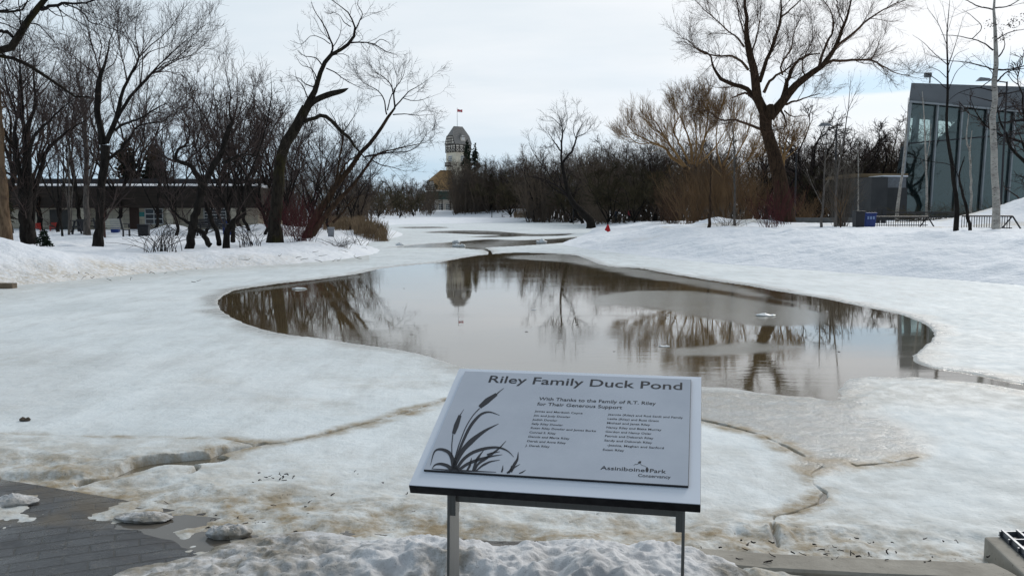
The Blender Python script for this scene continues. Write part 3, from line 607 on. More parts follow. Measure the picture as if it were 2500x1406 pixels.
LN = [('James and Meribeth Coyne', (872, 342), (1182, 355)), ('Jim and Judy Dowler', (864, 370), (1103, 379)), ('Judith Dowler', (857, 396), (1018, 403)), ('Sally Riley Dowler', (849, 424), (1055, 432)), ('Susan Riley Dowler and James Burke', (842, 451), (1270, 470)),
    ('Conrad S. Riley', (834, 480), (1008, 487)), ('Dennis and Marie Riley', (827, 508), (1097, 520)), ('Derek and Anne Riley', (819, 537), (1073, 549)), ('J. Derek Riley', (811, 566), (967, 573)),
    ('Jeannie (Riley) and Rod Senft and Family', (1350, 361), (1837, 386)), ('Leslie (Riley) and Buzz Grant', (1344, 390), (1680, 406)), ('Michael and Janet Riley', (1340, 418), (1623, 431)), ('Nancy Riley and Blake Murray', (1336, 447), (1697, 464)), ('Gordon and Nancy Osler', (1331, 475), (1632, 489)),
    ('Patrick and Deborah Riley', (1327, 503), (1644, 519)), ('Sandy and Deborah Riley', (1323, 532), (1636, 548)), ('-Jessica, Meghan and Sanford', (1343, 562), (1713, 584)), ('Susan Riley', (1313, 592), (1453, 600))]
lettering([(a, b, c, 0.0105) for a, b, c in LN], 'names_lettering')
lettering([('Assiniboine', (1300, 717), (1588, 732), 0.0185), ('Park', (1618, 735), (1727, 743), 0.0185), ('Conservancy', (1543, 763), (1757, 777), 0.0150)], 'logo_lettering')
def ink_shape(polys, name):
    Vs, F = [], []
    for p in polys:
        b = len(Vs); Vs += [tuple(on(*zuv(x, y), TOP + 0.0008) - org) for x, y in p]; F.append(list(range(b, b + len(p))))
    me = raw_mesh(name, Vs, Fn=F); return link(name, me, INK, pl)
def blade(pts, w0, wm, w1):              # a curved leaf or stem as an outline of given widths
    P = np.array(pts, float); n = len(P); s = np.linspace(0, 1, n); t = np.linspace(0, 1, 22)
    C = np.stack([np.interp(t, s, P[:, i]) for i in (0, 1)], 1)
    for _ in range(3): C[1:-1] = (C[:-2] + 2 * C[1:-1] + C[2:]) / 4
    T = np.gradient(C, axis=0); T /= np.linalg.norm(T, axis=1, keepdims=True) + 1e-9; N_ = np.stack([-T[:, 1], T[:, 0]], 1)
    w_ = np.interp(t, [0, 0.45, 1], [w0, wm, w1])[:, None] / 2; Lf, Rt = C + N_ * w_, C - N_ * w_
    return [[tuple(Lf[i]), tuple(Lf[i + 1]), tuple(Rt[i + 1]), tuple(Rt[i])] for i in range(21)]
cat = []
for a in (([(352, 640), (375, 560), (420, 440), (470, 360), (512, 318)], 7, 6, 6), ([(512, 310), (565, 265), (622, 226)], 24, 36, 20), ([(622, 226), (645, 205), (670, 186)], 9, 5, 2), ([(332, 640), (330, 560), (338, 486)], 6, 6, 6), ([(342, 484), (362, 425), (384, 364)], 22, 32, 20), ([(384, 364), (396, 345), (409, 324)], 7, 4, 2),
    ([(356, 650), (400, 540), (450, 430), (520, 350), (580, 338), (642, 364)], 14, 20, 2), ([(350, 690), (400, 590), (470, 520), (550, 460), (636, 418)], 22, 34, 2), ([(360, 720), (400, 650), (470, 600), (560, 575), (640, 570), (700, 595), (735, 636)], 20, 20, 2), ([(345, 720), (335, 640), (310, 600), (260, 582), (215, 590), (192, 690)], 30, 22, 2),
    ([(330, 715), (300, 690), (255, 678), (220, 685), (202, 710)], 28, 18, 2), ([(370, 725), (430, 680), (510, 650), (590, 630), (660, 620)], 18, 20, 2), ([(480, 725), (500, 680), (560, 640), (640, 580), (684, 530)], 10, 18, 2), ([(430, 725), (450, 690), (455, 660), (460, 640)], 14, 14, 2), ([(470, 725), (490, 660), (515, 620), (540, 590)], 16, 18, 2), ([(490, 725), (530, 690), (580, 665), (645, 654)], 8, 14, 2),
    ([(560, 620), (600, 608), (645, 600)], 10, 12, 2), ([(700, 740), (735, 690), (760, 650), (764, 602)], 12, 20, 2), ([(720, 735), (735, 705), (776, 682)], 6, 10, 2), ([(655, 735), (662, 715), (664, 690)], 10, 10, 2), ([(770, 742), (790, 735), (812, 720)], 6, 8, 2), ([(690, 740), (715, 725), (720, 690)], 10, 16, 2), ([(350, 722), (350, 690), (352, 640)], 46, 30, 14), ([(200, 712), (330, 722), (480, 728), (620, 734)], 4, 12, 3)):
    cat += blade(*a)
ink_shape(cat, 'cattail_emblem')
kite = [[(1545, 668), (1556, 662), (1566, 664), (1563, 676), (1548, 678)]] + blade([(1552, 676), (1535, 684), (1525, 682), (1516, 692)], 3, 3, 1) + blade([(1556, 676), (1570, 690), (1590, 694), (1602, 706)], 2, 2, 2) + [[(1598, 704), (1606, 702), (1610, 708), (1604, 712), (1598, 710)], [(1598, 712), (1612, 710), (1614, 722), (1608, 734), (1598, 733), (1594, 722)], [(1594, 716), (1600, 704), (1604, 706), (1598, 720)]]
ink_shape(kite, 'kite_emblem')
# legs: flat steel bars seen nearly edge-on, with a cross rail under the board
yaw = np.array([ux[0], ux[1], 0.0]); yaw /= np.linalg.norm(yaw); back = np.array([-yaw[1], yaw[0], 0.0])
LEG_D = 0.11
for nm, a_ in (('left', 0.125), ('right', None)):
    a_ = 0.092 if nm == 'left' else PW - 0.018
    top = on(a_, by1 - 0.05, -0.043); a0 = top - np.array([0, 0, 0.0]); foot = top + back * (-0.055); foot[2] = 0.01
    S = Shape()
    th = 0.010
    p_top0 = on(a_, by1 - 0.030, -0.0425); p_top1 = on(a_, by1 - 0.030 - LEG_D * 1.16, -0.0425)
    f0 = p_top0 - back * 0.030; f0 = np.array([f0[0], f0[1], 0.0]); f1 = f0 + back * (LEG_D + 0.035)
    S.prism([p_top0, p_top1, f1, f0], yaw * th); S.build('leg', STAINLESS, t, org, 0.0015)
    S = Shape(); S.obox(p_top0 + yaw * (th if nm == 'left' else -0.020) - np.array([0, 0, 0.09]), yaw * 0.020, back * 0.05, (0, 0, 0.088 + 0.0)); S.build('bracket', STAINLESS, t, org)
q0 = on(0.092, by1 - 0.055, -0.0425) - np.array([0, 0, 0.058]); q1 = on(PW - 0.018, by1 - 0.055, -0.0425) - np.array([0, 0, 0.058])
S = Shape(); S.obox(q0 + yaw * 0.0105, (q1 - q0) - yaw * 0.011, back * 0.045, (0, 0, 0.045)); S.build('cross_rail', STAINLESS, t, org, 0.003)

# ================================================================ TREES
def spline(P, R, n):
    """Catmull-Rom through limb joints, evenly resampled to n points"""
    P = np.asarray(P, float); R = np.asarray(R, float)
    if len(P) == 2: P = np.array([P[0], (P[0] + P[1]) / 2, P[1]]); R = np.array([R[0], (R[0] + R[1]) / 2, R[1]])
    E_ = np.vstack([2 * P[0] - P[1], P, 2 * P[-1] - P[-2]]); out, rad = [], []
    for i in range(len(P) - 1):
        p0, p1, p2, p3 = E_[i:i + 4]
        for j in range(8):
            t = j / 8; out.append(0.5 * (2 * p1 + (p2 - p0) * t + (2 * p0 - 5 * p1 + 4 * p2 - p3) * t * t + (3 * p1 - p0 - 3 * p2 + p3) * t ** 3)); rad.append(R[i] * (1 - t) + R[i + 1] * t)
    out.append(P[-1]); rad.append(R[-1]); out, rad = np.array(out), np.array(rad)
    s = np.r_[0, np.cumsum(np.linalg.norm(np.diff(out, axis=0), axis=1))]; u = np.linspace(0, s[-1], n)
    return np.stack([np.interp(u, s, out[:, k]) for k in range(3)], 1), np.interp(u, s, rad), s[-1]
TWF = 1.55
def unit(v): return v / (np.linalg.norm(v, axis=-1, keepdims=True) + 1e-9)
def spawn(P, R, Ls, rng, k=2.0, ln=(0.5, 1.5), ang=(25, 55), up=0.05, wig=0.12, n=6, rr=0.5, slim=0.011, t0=0.15, rmin=0.002, cap=None, fall=0.5, wdir=None):
    """side shoots along every given branch: k per metre, length ln, leaving at an angle, bending up by tropism"""
    rmin = rmin * TWF; m = len(P); cnt = rng.poisson(np.maximum(Ls * k * (1 - t0), 0.3))
    idx = np.repeat(np.arange(m), cnt)
    if cap and len(idx) > cap: idx = rng.choice(idx, cap, replace=False)
    q = len(idx); N_ = P.shape[1]
    t = t0 + (1 - t0) * rng.random(q) ** 0.85; f = t * (N_ - 1); i0 = np.minimum(f.astype(int), N_ - 2); w = (f - i0)[:, None]
    p = P[idx, i0] * (1 - w) + P[idx, i0 + 1] * w; tan = unit(P[idx, i0 + 1] - P[idx, i0]); r = R[idx, i0] * (1 - w[:, 0]) + R[idx, i0 + 1] * w[:, 0]
    v = rng.normal(size=(q, 3)); v -= tan * (v * tan).sum(1, keepdims=True); v = unit(v)
    a = np.radians(rng.uniform(ang[0], ang[1], q))[:, None]; d = unit(np.cos(a) * tan + np.sin(a) * v)
    L = rng.uniform(ln[0], ln[1], q) * (1 - fall * t); L = np.minimum(L, np.maximum(Ls[idx] * 1.1, ln[0] * 0.5))
    out = np.empty((q, n, 3)); out[:, 0] = p
    for j in range(1, n):
        d = unit(d + np.array([0, 0, up]) + rng.normal(size=(q, 3)) * wig)
        if wdir is not None: d = unit(d + np.asarray(wdir))
        p = p + d * (L / (n - 1))[:, None]; out[:, j] = p
    r0 = np.clip(np.minimum(r * rr, L * slim + rmin), rmin, None)
    Rr = np.maximum(r0[:, None] * np.linspace(1, 0.3, n)[None], rmin * 0.6)
    return out, Rr, L
def limbs_px(limbs, D, seed, spread=0.22):
    """limbs traced as (x, y, width) in the photograph, set at distance D, each wandering in depth"""
    rng = np.random.RandomState(seed); out = []
    first = None
    for li, L in enumerate(limbs):
        pts = []; w = 1.0; ws = [(i, q[2]) for i, q in enumerate(L) if len(q) > 2]
        W_ = np.interp(np.arange(len(L)), [a for a, _ in ws], [b for _, b in ws])
        hgt = [at(q[0], q[1], D)[2] for q in L]
        if li == 0: dep = np.zeros(len(L)); nod = [(q[0], q[1], 0.0) for q in L]
        else:
            # begin at the depth of the nearest joint already placed, then drift
            j = min(nod, key=lambda s: (s[0] - L[0][0]) ** 2 + (s[1] - L[0][1]) ** 2); length = np.linalg.norm(np.diff([at(q[0], q[1], D) for q in L], axis=0), axis=1).sum()
            dep = j[2] + np.linspace(0, 1, len(L)) ** 1.2 * rng.uniform(-1, 1) * length * spread * 2; nod += [(q[0], q[1], dd) for q, dd in zip(L, dep)]
        P = np.array([at(q[0], q[1], D + dd) for q, dd in zip(L, dep)]); R = np.array([W_[i] / 2 / F_PX * (D + dep[i]) for i in range(len(L))])
        out.append((P, R))
    return out
def grow(limbs, seed, levels, thick, name_loc=None, base_flare=None):
    """-> two tube sets: trunk (limbs thicker than 'thick') and crown"""
    rng = np.random.RandomState(seed); TR, CR = Tubes(), Tubes(); NP = 16
    Ps, Rs, Ls = [], [], []
    for i, (P, R) in enumerate(limbs):
        p, r, l = spline(P, R, NP)
        wob = rng.normal(size=p.shape) * np.minimum(r, 0.08)[:, None] * 0.28; wob[0] = 0; p = p + wob
        if base_flare and i == 0: r = r * (1 + base_flare * np.exp(-np.linspace(0, 1, NP) * 9))
        big = R.max() > thick
        (TR if big else CR).add(p, r, 10 if big else 6)
        Ps.append(p); Rs.append(r); Ls.append(l)
    P, R, L = np.array(Ps), np.array(Rs), np.array(Ls)
    src = levels[0].pop('skip', 0) if levels else 0
    if src: P, R, L = P[src:], R[src:], L[src:]
    allP = [(P, R, L)]
    for li, lv in enumerate(levels):
        lv = dict(lv); frm = lv.pop('also', None); sides = lv.pop('sides', 5 if li == 0 else 3)
        Pp, Rp, Lp = spawn(P, R, L, rng, **lv); CR.add(Pp, Rp, sides)
        if frm is not None:
            lv2 = dict(lv); lv2['k'] = frm; A, B, C = spawn(*allP[0], rng, **lv2); CR.add(A, B, sides)
            if A.shape[1] == Pp.shape[1]: Pp = np.concatenate([Pp, A]); Rp = np.concatenate([Rp, B]); Lp = np.concatenate([Lp, C])
        P, R, L = Pp, Rp, Lp
    return TR, CR
def hero(name, label, limbs, D, seed, levels, tm, cm, thick=0.05, cat='tree', flare=0.35, group=None, spread=0.22, sink=0.25):
    Lb = limbs_px(limbs, D, seed, spread); P0 = Lb[0][0][0]; g = gz(P0[0], P0[1])
    P, R = Lb[0]; low = P[0].copy(); low[2] = min(P[0][2], g) - sink; Lb[0] = (np.vstack([low, P]), np.r_[R[0] * 1.05, R])
    org = np.array([P0[0], P0[1], g]); t = thing(name, label, cat, org, group)
    TR, CR = grow(Lb, seed, [dict(l) for l in levels], thick, base_flare=flare)
    if TR.g: TR.build('trunk', tm, t, org)
    if CR.g: CR.build('crown', cm, t, org)
    return t

# ---- the left bank
ELM = [dict(k=4.4, ln=(0.9, 3.2), ang=(20, 48), up=0.10, wig=0.11, n=7, rr=0.5, t0=0.25, rmin=0.004), dict(k=7.0, ln=(0.4, 1.6), ang=(22, 52), up=0.08, wig=0.14, n=6, rmin=0.003), dict(k=6.5, ln=(0.2, 0.8), ang=(25, 55), up=0.05, wig=0.16, n=4, rmin=0.003, cap=36000)]
a1 = lambda L: zt(L, 0, 0, 3.514); a5 = lambda L: zt(L, 0, 180, 3.197)
hero('elm_tree', 'dark forked elm tree with upswept crown left of the bench', [a5([(770, 1325, 78), (780, 1150, 60), (785, 1000, 56), (800, 800, 62), (818, 650, 66), (825, 560, 72)]),
    a1([(880, 1240, 58), (850, 1050, 52), (835, 900, 52), (840, 780, 50), (850, 700, 42), (870, 620, 30), (900, 540, 22), (930, 460, 14), (940, 350, 9), (980, 250), (990, 130, 3)]), a1([(850, 690, 14), (800, 620), (720, 560), (620, 470), (540, 380, 3)]), a1([(870, 620, 14), (850, 520), (870, 400), (840, 280), (820, 150, 3)]), a1([(910, 600, 12), (980, 540), (1010, 440), (1030, 330, 3)]),
    a1([(910, 1225, 46), (990, 1040, 42), (1030, 880, 32), (1060, 760, 26), (1095, 680, 24), (1160, 580, 20), (1190, 500, 14), (1180, 400, 9), (1160, 300), (1170, 180), (1200, 60, 3)]), a1([(1190, 500, 12), (1280, 400, 10), (1360, 340), (1460, 240), (1540, 120), (1600, 50, 2)]), a1([(1085, 690, 14), (1070, 580), (1040, 480), (1020, 350), (1050, 220, 3)]),
    a1([(1000, 1030, 30), (1080, 880, 28), (1170, 770, 26), (1250, 690, 24), (1310, 625, 20), (1360, 560, 12), (1450, 480), (1560, 380), (1660, 300), (1760, 220, 2)]), a1([(1320, 625, 12), (1430, 615), (1520, 640), (1600, 660, 2)]), a1([(1300, 640, 10), (1420, 540), (1560, 500), (1700, 460), (1810, 380, 2)]), a1([(1200, 520, 10), (1300, 440), (1420, 400), (1500, 330, 2)]),
    a1([(990, 1120, 24), (1050, 1070, 22), (1150, 1040, 18), (1250, 990, 16), (1340, 930, 14), (1430, 890, 5)]), a1([(930, 1370, 28), (1040, 1270, 26), (1130, 1170, 24), (1160, 1100, 14), (1250, 1060), (1400, 1040), (1480, 970, 4)]), a1([(835, 860, 16), (760, 840), (700, 850, 10), (640, 870, 4)]), a1([(845, 900, 10), (900, 860), (960, 780), (1000, 720, 3)])],
    31.5, 11, ELM, BARK_DARK, TW_PLUM)
hero('multi_stemmed_tree', 'many stemmed dark tree fanning out beside the utility pole', [a5([(215, 1245, 115), (210, 1130, 98), (205, 1000, 96), (205, 900, 84)]), a5([(165, 1000, 40), (150, 760, 40), (122, 600, 38), (80, 540, 24), (20, 430, 22), (-40, 340, 12)]), a5([(130, 620, 34), (125, 480, 28), (112, 430, 18), (130, 350, 22), (118, 290, 16), (60, 150), (40, 0, 8), (30, -200, 3)]),
    a5([(200, 1000, 52), (195, 700, 42), (190, 480, 34), (175, 330, 30), (170, 180, 26), (160, 0, 16), (150, -250, 4)]), a5([(198, 470, 30), (250, 320, 24), (280, 200, 22), (265, 60, 14), (260, -150, 4)]), a5([(225, 1000, 42), (235, 680, 32), (250, 530, 26), (310, 440, 22), (400, 350, 16), (500, 260, 10), (600, 180, 3)]), a5([(245, 650, 18), (300, 520), (330, 400), (370, 290), (450, 220, 3)]),
    a5([(265, 1300, 24), (255, 1050, 30), (280, 900, 40), (310, 780, 40), (350, 650, 32), (390, 560, 30), (460, 510, 24), (520, 460, 22), (620, 390, 10), (680, 365, 4)]), a5([(380, 570, 18), (372, 440, 14), (400, 340), (430, 240, 4)]), a5([(170, 350, 14), (100, 200), (60, 60, 4)]), a5([(290, 180, 14), (380, 80), (430, -60, 3)])],
    33.5, 12, ELM, BARK_DARK, TW_PLUM)
LEAN_L = [dict(k=3.2, ln=(0.5, 1.6), ang=(30, 65), up=0.05, wig=0.20, n=7, rr=0.42, t0=0.12, rmin=0.004, skip=1), dict(k=5.5, ln=(0.25, 0.85), ang=(30, 65), up=0.06, wig=0.22, n=6, rmin=0.003), dict(k=4.5, ln=(0.12, 0.35), ang=(30, 60), up=0.05, wig=0.2, n=4, rmin=0.0026)]
b2 = lambda L: zt(L, 600, 0, 3.514); c2 = lambda L: zt(L, 350, 120, 2.811); d4 = lambda L: zt(L, 700, 120, 2.929)
lean_limbs = [c2([(900, 1322, 100), (903, 1200, 82), (918, 1000, 80), (930, 850, 77), (947, 720, 76), (1000, 610, 74), (1072, 500, 70), (1120, 400, 66)]),
    b2([(520, 940, 72), (560, 840, 55), (600, 740, 42), (650, 600, 38), (720, 490, 34), (800, 430, 30), (890, 370, 28), (930, 310, 24), (940, 250, 17), (920, 200, 14), (900, 130, 12), (830, 70, 8), (760, 20, 6), (700, -40, 3)]), b2([(940, 262, 13), (970, 200, 10), (1000, 120), (960, 40), (985, -40, 3)]),
    b2([(500, 1050, 34), (580, 1020, 32), (680, 1000, 34), (740, 1040, 30), (800, 1110, 30), (880, 1180, 26), (920, 1240, 20), (1000, 1330, 12), (1060, 1400, 6)]), b2([(890, 372, 15), (1000, 365, 11), (1100, 380, 10), (1180, 430, 7), (1250, 460, 5), (1310, 480, 2)]), b2([(1105, 378, 8), (1160, 340), (1210, 360), (1250, 392, 2)]),
    b2([(690, 588, 10), (760, 620, 9), (840, 680), (900, 715), (960, 745), (1015, 768, 3)]), b2([(725, 482, 20), (745, 400, 16), (700, 280, 12), (660, 200, 9), (600, 110), (560, 20, 3)]), b2([(655, 560, 12), (600, 500), (500, 480), (440, 430, 2)]), b2([(590, 750, 12), (510, 720), (470, 680), (390, 650, 3)]), b2([(720, 482, 9), (800, 465), (850, 470), (885, 487, 3)]), b2([(725, 380, 8), (650, 330), (560, 310), (480, 380), (380, 350, 2)]), b2([(620, 690, 10), (560, 590), (480, 560), (420, 470, 2)]), b2([(540, 880, 12), (500, 760), (440, 680), (420, 600, 2)]), b2([(900, 230, 9), (840, 190), (800, 130), (700, 90, 2)]), b2([(745, 410, 8), (800, 320), (820, 220), (800, 140, 2)])]
t = hero('leaning_tree', 'big mossy leaning tree with broken stub limb on the left bank', lean_limbs, 34.0, 13, LEAN_L, BARK_MOSS, TW_DARK, 0.05, flare=0.5)
stub = limbs_px([b2([(520, 940, 60), (560, 890, 52), (620, 850, 52), (720, 810, 50), (800, 790, 43), (845, 776, 30), (870, 764, 14), (884, 758, 2)])], 34.0, 1)
ST = Tubes(); p, r, l = spline(*stub[0], 20); ST.add(p, r, 10); ST.build('broken_limb', BARK_MOSS, t, np.array(t.location))
APPLE = [dict(k=3.0, ln=(0.7, 2.2), ang=(25, 60), up=0.10, wig=0.16, n=7, rr=0.5, t0=0.2, rmin=0.004, skip=1), dict(k=5.2, ln=(0.4, 1.3), ang=(25, 55), up=0.13, wig=0.14, n=6, rmin=0.003), dict(k=5.0, ln=(0.2, 0.6), ang=(25, 55), up=0.08, wig=0.16, n=4, rmin=0.0026)]
hero('crab_apple_tree', 'spreading crab apple tree with crooked dark trunk in front of the low building', [c2([(320, 1357, 58), (345, 1180, 54), (390, 1040, 50), (410, 900, 60)]), c2([(390, 890, 42), (330, 810, 32), (270, 780, 28), (220, 760, 24), (240, 700, 20), (300, 640, 16), (320, 560, 10), (260, 480), (200, 420, 3)]), c2([(220, 770, 18), (150, 740), (90, 640), (40, 560, 3)]), c2([(290, 775, 14), (350, 720), (420, 660, 12), (430, 600), (400, 500, 4)]),
    c2([(430, 890, 44), (480, 810, 42), (530, 720, 38), (560, 620, 38), (590, 540, 34), (610, 500, 20), (590, 420, 10), (600, 300), (570, 180), (550, 60, 2)]), c2([(620, 500, 12), (640, 400), (650, 280), (640, 130, 2)]), c2([(540, 780, 22), (620, 750, 20), (700, 725, 16), (780, 735, 8), (860, 740, 3)]), c2([(610, 500, 10), (680, 430), (740, 330), (760, 200, 2)]), c2([(480, 805, 14), (460, 770, 12), (440, 768, 8)]),
    c2([(460, 1348, 40), (420, 1280, 36), (360, 1220, 32), (270, 1170, 18), (180, 1080, 8)]), c2([(300, 640, 12), (280, 520), (300, 400), (290, 250, 2)]), c2([(400, 560, 10), (460, 430), (480, 280), (470, 150, 2)])], 29.6, 14, APPLE, BARK_DARK, TW_PLUM)
hero('clump_tree', 'clump of thin crooked stems between the crab apple and the leaning tree', [c2([(570, 1342, 44), (590, 1210, 36), (640, 1170, 34), (700, 1120, 20), (680, 1000, 16), (720, 880, 14), (770, 760, 12), (830, 590, 10), (860, 460, 8), (880, 300), (870, 150, 2)]), c2([(520, 1342, 36), (500, 1240, 32), (450, 1130, 30), (425, 1020, 26), (415, 920, 10)]), c2([(550, 1200, 12), (480, 1080), (440, 1010, 6)]), c2([(615, 1322, 34), (620, 1220, 22), (650, 1100, 12), (640, 980, 5)]),
    c2([(860, 560, 8), (790, 500), (760, 350), (770, 220, 2)]), c2([(720, 880, 8), (660, 760), (640, 640), (600, 520, 2)]), c2([(800, 650, 8), (880, 620), (920, 520), (960, 430, 2)])], 30.0, 15, APPLE, BARK_DARK, TW_PLUM)
WIL = [dict(k=3.6, ln=(0.6, 2.2), ang=(22, 50), up=0.06, wig=0.16, n=7, rr=0.45, t0=0.25, rmin=0.005, skip=1), dict(k=6.0, ln=(0.4, 1.2), ang=(25, 55), up=0.06, wig=0.18, n=6, rmin=0.0035), dict(k=6.5, ln=(0.2, 0.65), ang=(25, 55), up=0.05, wig=0.18, n=4, rmin=0.003)]
hero('leaning_willow', 'willow clump leaning right over the pond beside the reddish shrub', [d4([(150, 1335, 66), (200, 1230, 57), (300, 1050, 48), (400, 920, 40), (500, 790, 32), (580, 690, 28), (680, 560, 24), (740, 470, 20), (770, 420, 14)]), d4([(770, 430, 13), (765, 320), (740, 250), (690, 200), (640, 170, 2)]), d4([(770, 420, 11), (830, 350), (880, 300), (950, 260), (1010, 220, 2)]), d4([(715, 470, 10), (690, 350), (640, 290), (560, 250), (520, 210, 2)]), d4([(760, 470, 9), (850, 465), (950, 475), (1060, 465, 2)]), d4([(720, 440, 9), (750, 330), (830, 200), (850, 110, 2)]), d4([(765, 330, 7), (790, 220), (760, 110, 2)]), d4([(830, 350, 7), (900, 370), (980, 360), (1030, 330, 2)]),
    d4([(185, 1330, 46), (280, 1180, 40), (420, 1030, 30), (520, 920, 22), (600, 800, 16), (640, 750, 12), (760, 720), (880, 690), (960, 680), (1050, 630, 2)]), d4([(560, 770, 14), (700, 745), (850, 735), (930, 700), (1000, 610, 2)]), d4([(330, 1240, 20), (400, 1170), (470, 1080), (540, 1040, 5)]), d4([(350, 960, 18), (385, 750, 14), (400, 640, 12), (400, 540, 5)]), d4([(360, 940, 18), (430, 810), (530, 760, 6)]), d4([(600, 790, 10), (680, 830), (770, 850), (860, 880, 2)]), d4([(400, 640, 10), (350, 520), (300, 430, 3)]), d4([(400, 600, 8), (470, 500), (520, 400, 2)])], 40.0, 16, WIL, BARK_BROWN, TW_DARK)
BIGL = [dict(k=4.2, ln=(0.4, 1.5), ang=(30, 60), up=0.0, wig=0.20, n=7, rr=0.4, t0=0.15, rmin=0.003, skip=1), dict(k=5.5, ln=(0.2, 0.8), ang=(30, 60), up=0.0, wig=0.25, n=6, rmin=0.002), dict(k=5, ln=(0.1, 0.35), ang=(30, 60), up=0.02, wig=0.2, n=4, rmin=0.0016)]
over = [[(-500, 800, 150), (-480, 560, 120), (-420, 330, 105), (-330, 190, 90)], [(-330, 190, 70)] + a1([(-500, 560), (-150, 470, 58), (0, 440, 60), (100, 420, 65), (140, 330, 60), (200, 220, 55), (270, 130, 50), (350, 60, 50), (400, 0, 45), (440, -120, 36), (520, -300, 20)]), [(-380, 250, 44)] + a1([(-500, 700), (-200, 520, 34), (0, 465, 28), (80, 490, 30), (200, 540, 32), (300, 590, 30), (420, 680, 26), (540, 750, 22), (640, 830, 18), (720, 845, 12), (800, 830, 5)]),
    [(-300, 90, 30)] + a1([(-300, 130), (0, 100, 22), (100, 105, 20), (180, 90), (230, 20, 12), (240, -80, 8)]), a1([(350, 85, 30), (460, 50, 26), (560, 30, 22), (660, 35, 18), (760, 20, 14), (870, -20, 8)]), a1([(110, 320, 26), (60, 270, 30), (0, 270, 28), (-120, 230, 12)]), a1([(560, 40, 12), (650, 70), (720, 120), (770, 190, 10), (850, 210), (880, 180, 5)]), a1([(850, 210, 7), (960, 250), (1060, 280, 3)]), a1([(190, 200, 10), (260, 205), (330, 215), (420, 310, 8), (500, 400, 3)]), a1([(500, 60, 9), (540, 180), (530, 270, 3)]), a1([(100, 105, 10), (180, 180), (240, 260), (300, 420, 3)]), a1([(200, 540, 9), (280, 480), (330, 400, 3)])]
hero('overhanging_tree', 'near dark tree whose heavy limbs hang in at the upper left corner', over, 16.0, 17, BIGL, BARK_MOSS, TW_DARK, 0.04)
hero('leaning_pole_trunk', 'tan bare leaning trunk at the left edge of the photo', [a5([(42, 1270, 88), (25, 1000, 72), (5, 700, 60), (-5, 500, 54), (-20, 250, 50), (-30, 0, 44)]), a5([(-5, 280, 20), (25, 262, 16), (50, 262, 10)])], 32.5, 18, [], BARK_TAN, BARK_TAN)
hero('grey_barked_tree', 'pale grey slim tree standing behind the dark elm', [a5([(678, 1185, 44), (675, 900, 38), (670, 600, 32), (655, 350, 28), (640, 200, 22), (600, 50, 14), (590, -120, 4)]), a5([(692, 870, 16), (735, 650, 18), (735, 470, 10), (760, 330, 3)]), a5([(655, 350, 12), (720, 200), (740, 60, 3)]), a5([(660, 420, 10), (580, 280), (540, 150, 3)])], 46.0, 19, ELM, BARK_GREY, TW_PLUM)
SAP = [dict(k=3.0, ln=(0.5, 1.6), ang=(22, 45), up=0.10, wig=0.08, n=7, rr=0.5, t0=0.25, rmin=0.003), dict(k=3.5, ln=(0.2, 0.7), ang=(25, 50), up=0.06, wig=0.1, n=5, rmin=0.0025), dict(k=3.5, ln=(0.1, 0.3), ang=(25, 50), up=0.06, wig=0.1, n=4, rmin=0.0022)]
hero('sapling', 'thin leaning sapling under the wire ball light by the low building', [a5([(490, 1245, 15), (420, 950, 14), (370, 720, 10), (300, 560, 4)])], 44, 20, SAP, BARK_DARK, TW_DARK, 0.02)
hero('sapling', 'multi twigged grey sapling in front of the beige wall left of the elm', [a5([(540, 1240, 16), (540, 1000, 13), (540, 820, 10), (530, 650, 6), (520, 480, 2)]), a5([(555, 1240, 10), (560, 1000), (580, 800), (620, 620, 2)]), a5([(535, 1100, 8), (515, 900), (470, 700), (430, 600, 2)])], 45, 21, SAP, BARK_GREY, TW_GREY, 0.02)
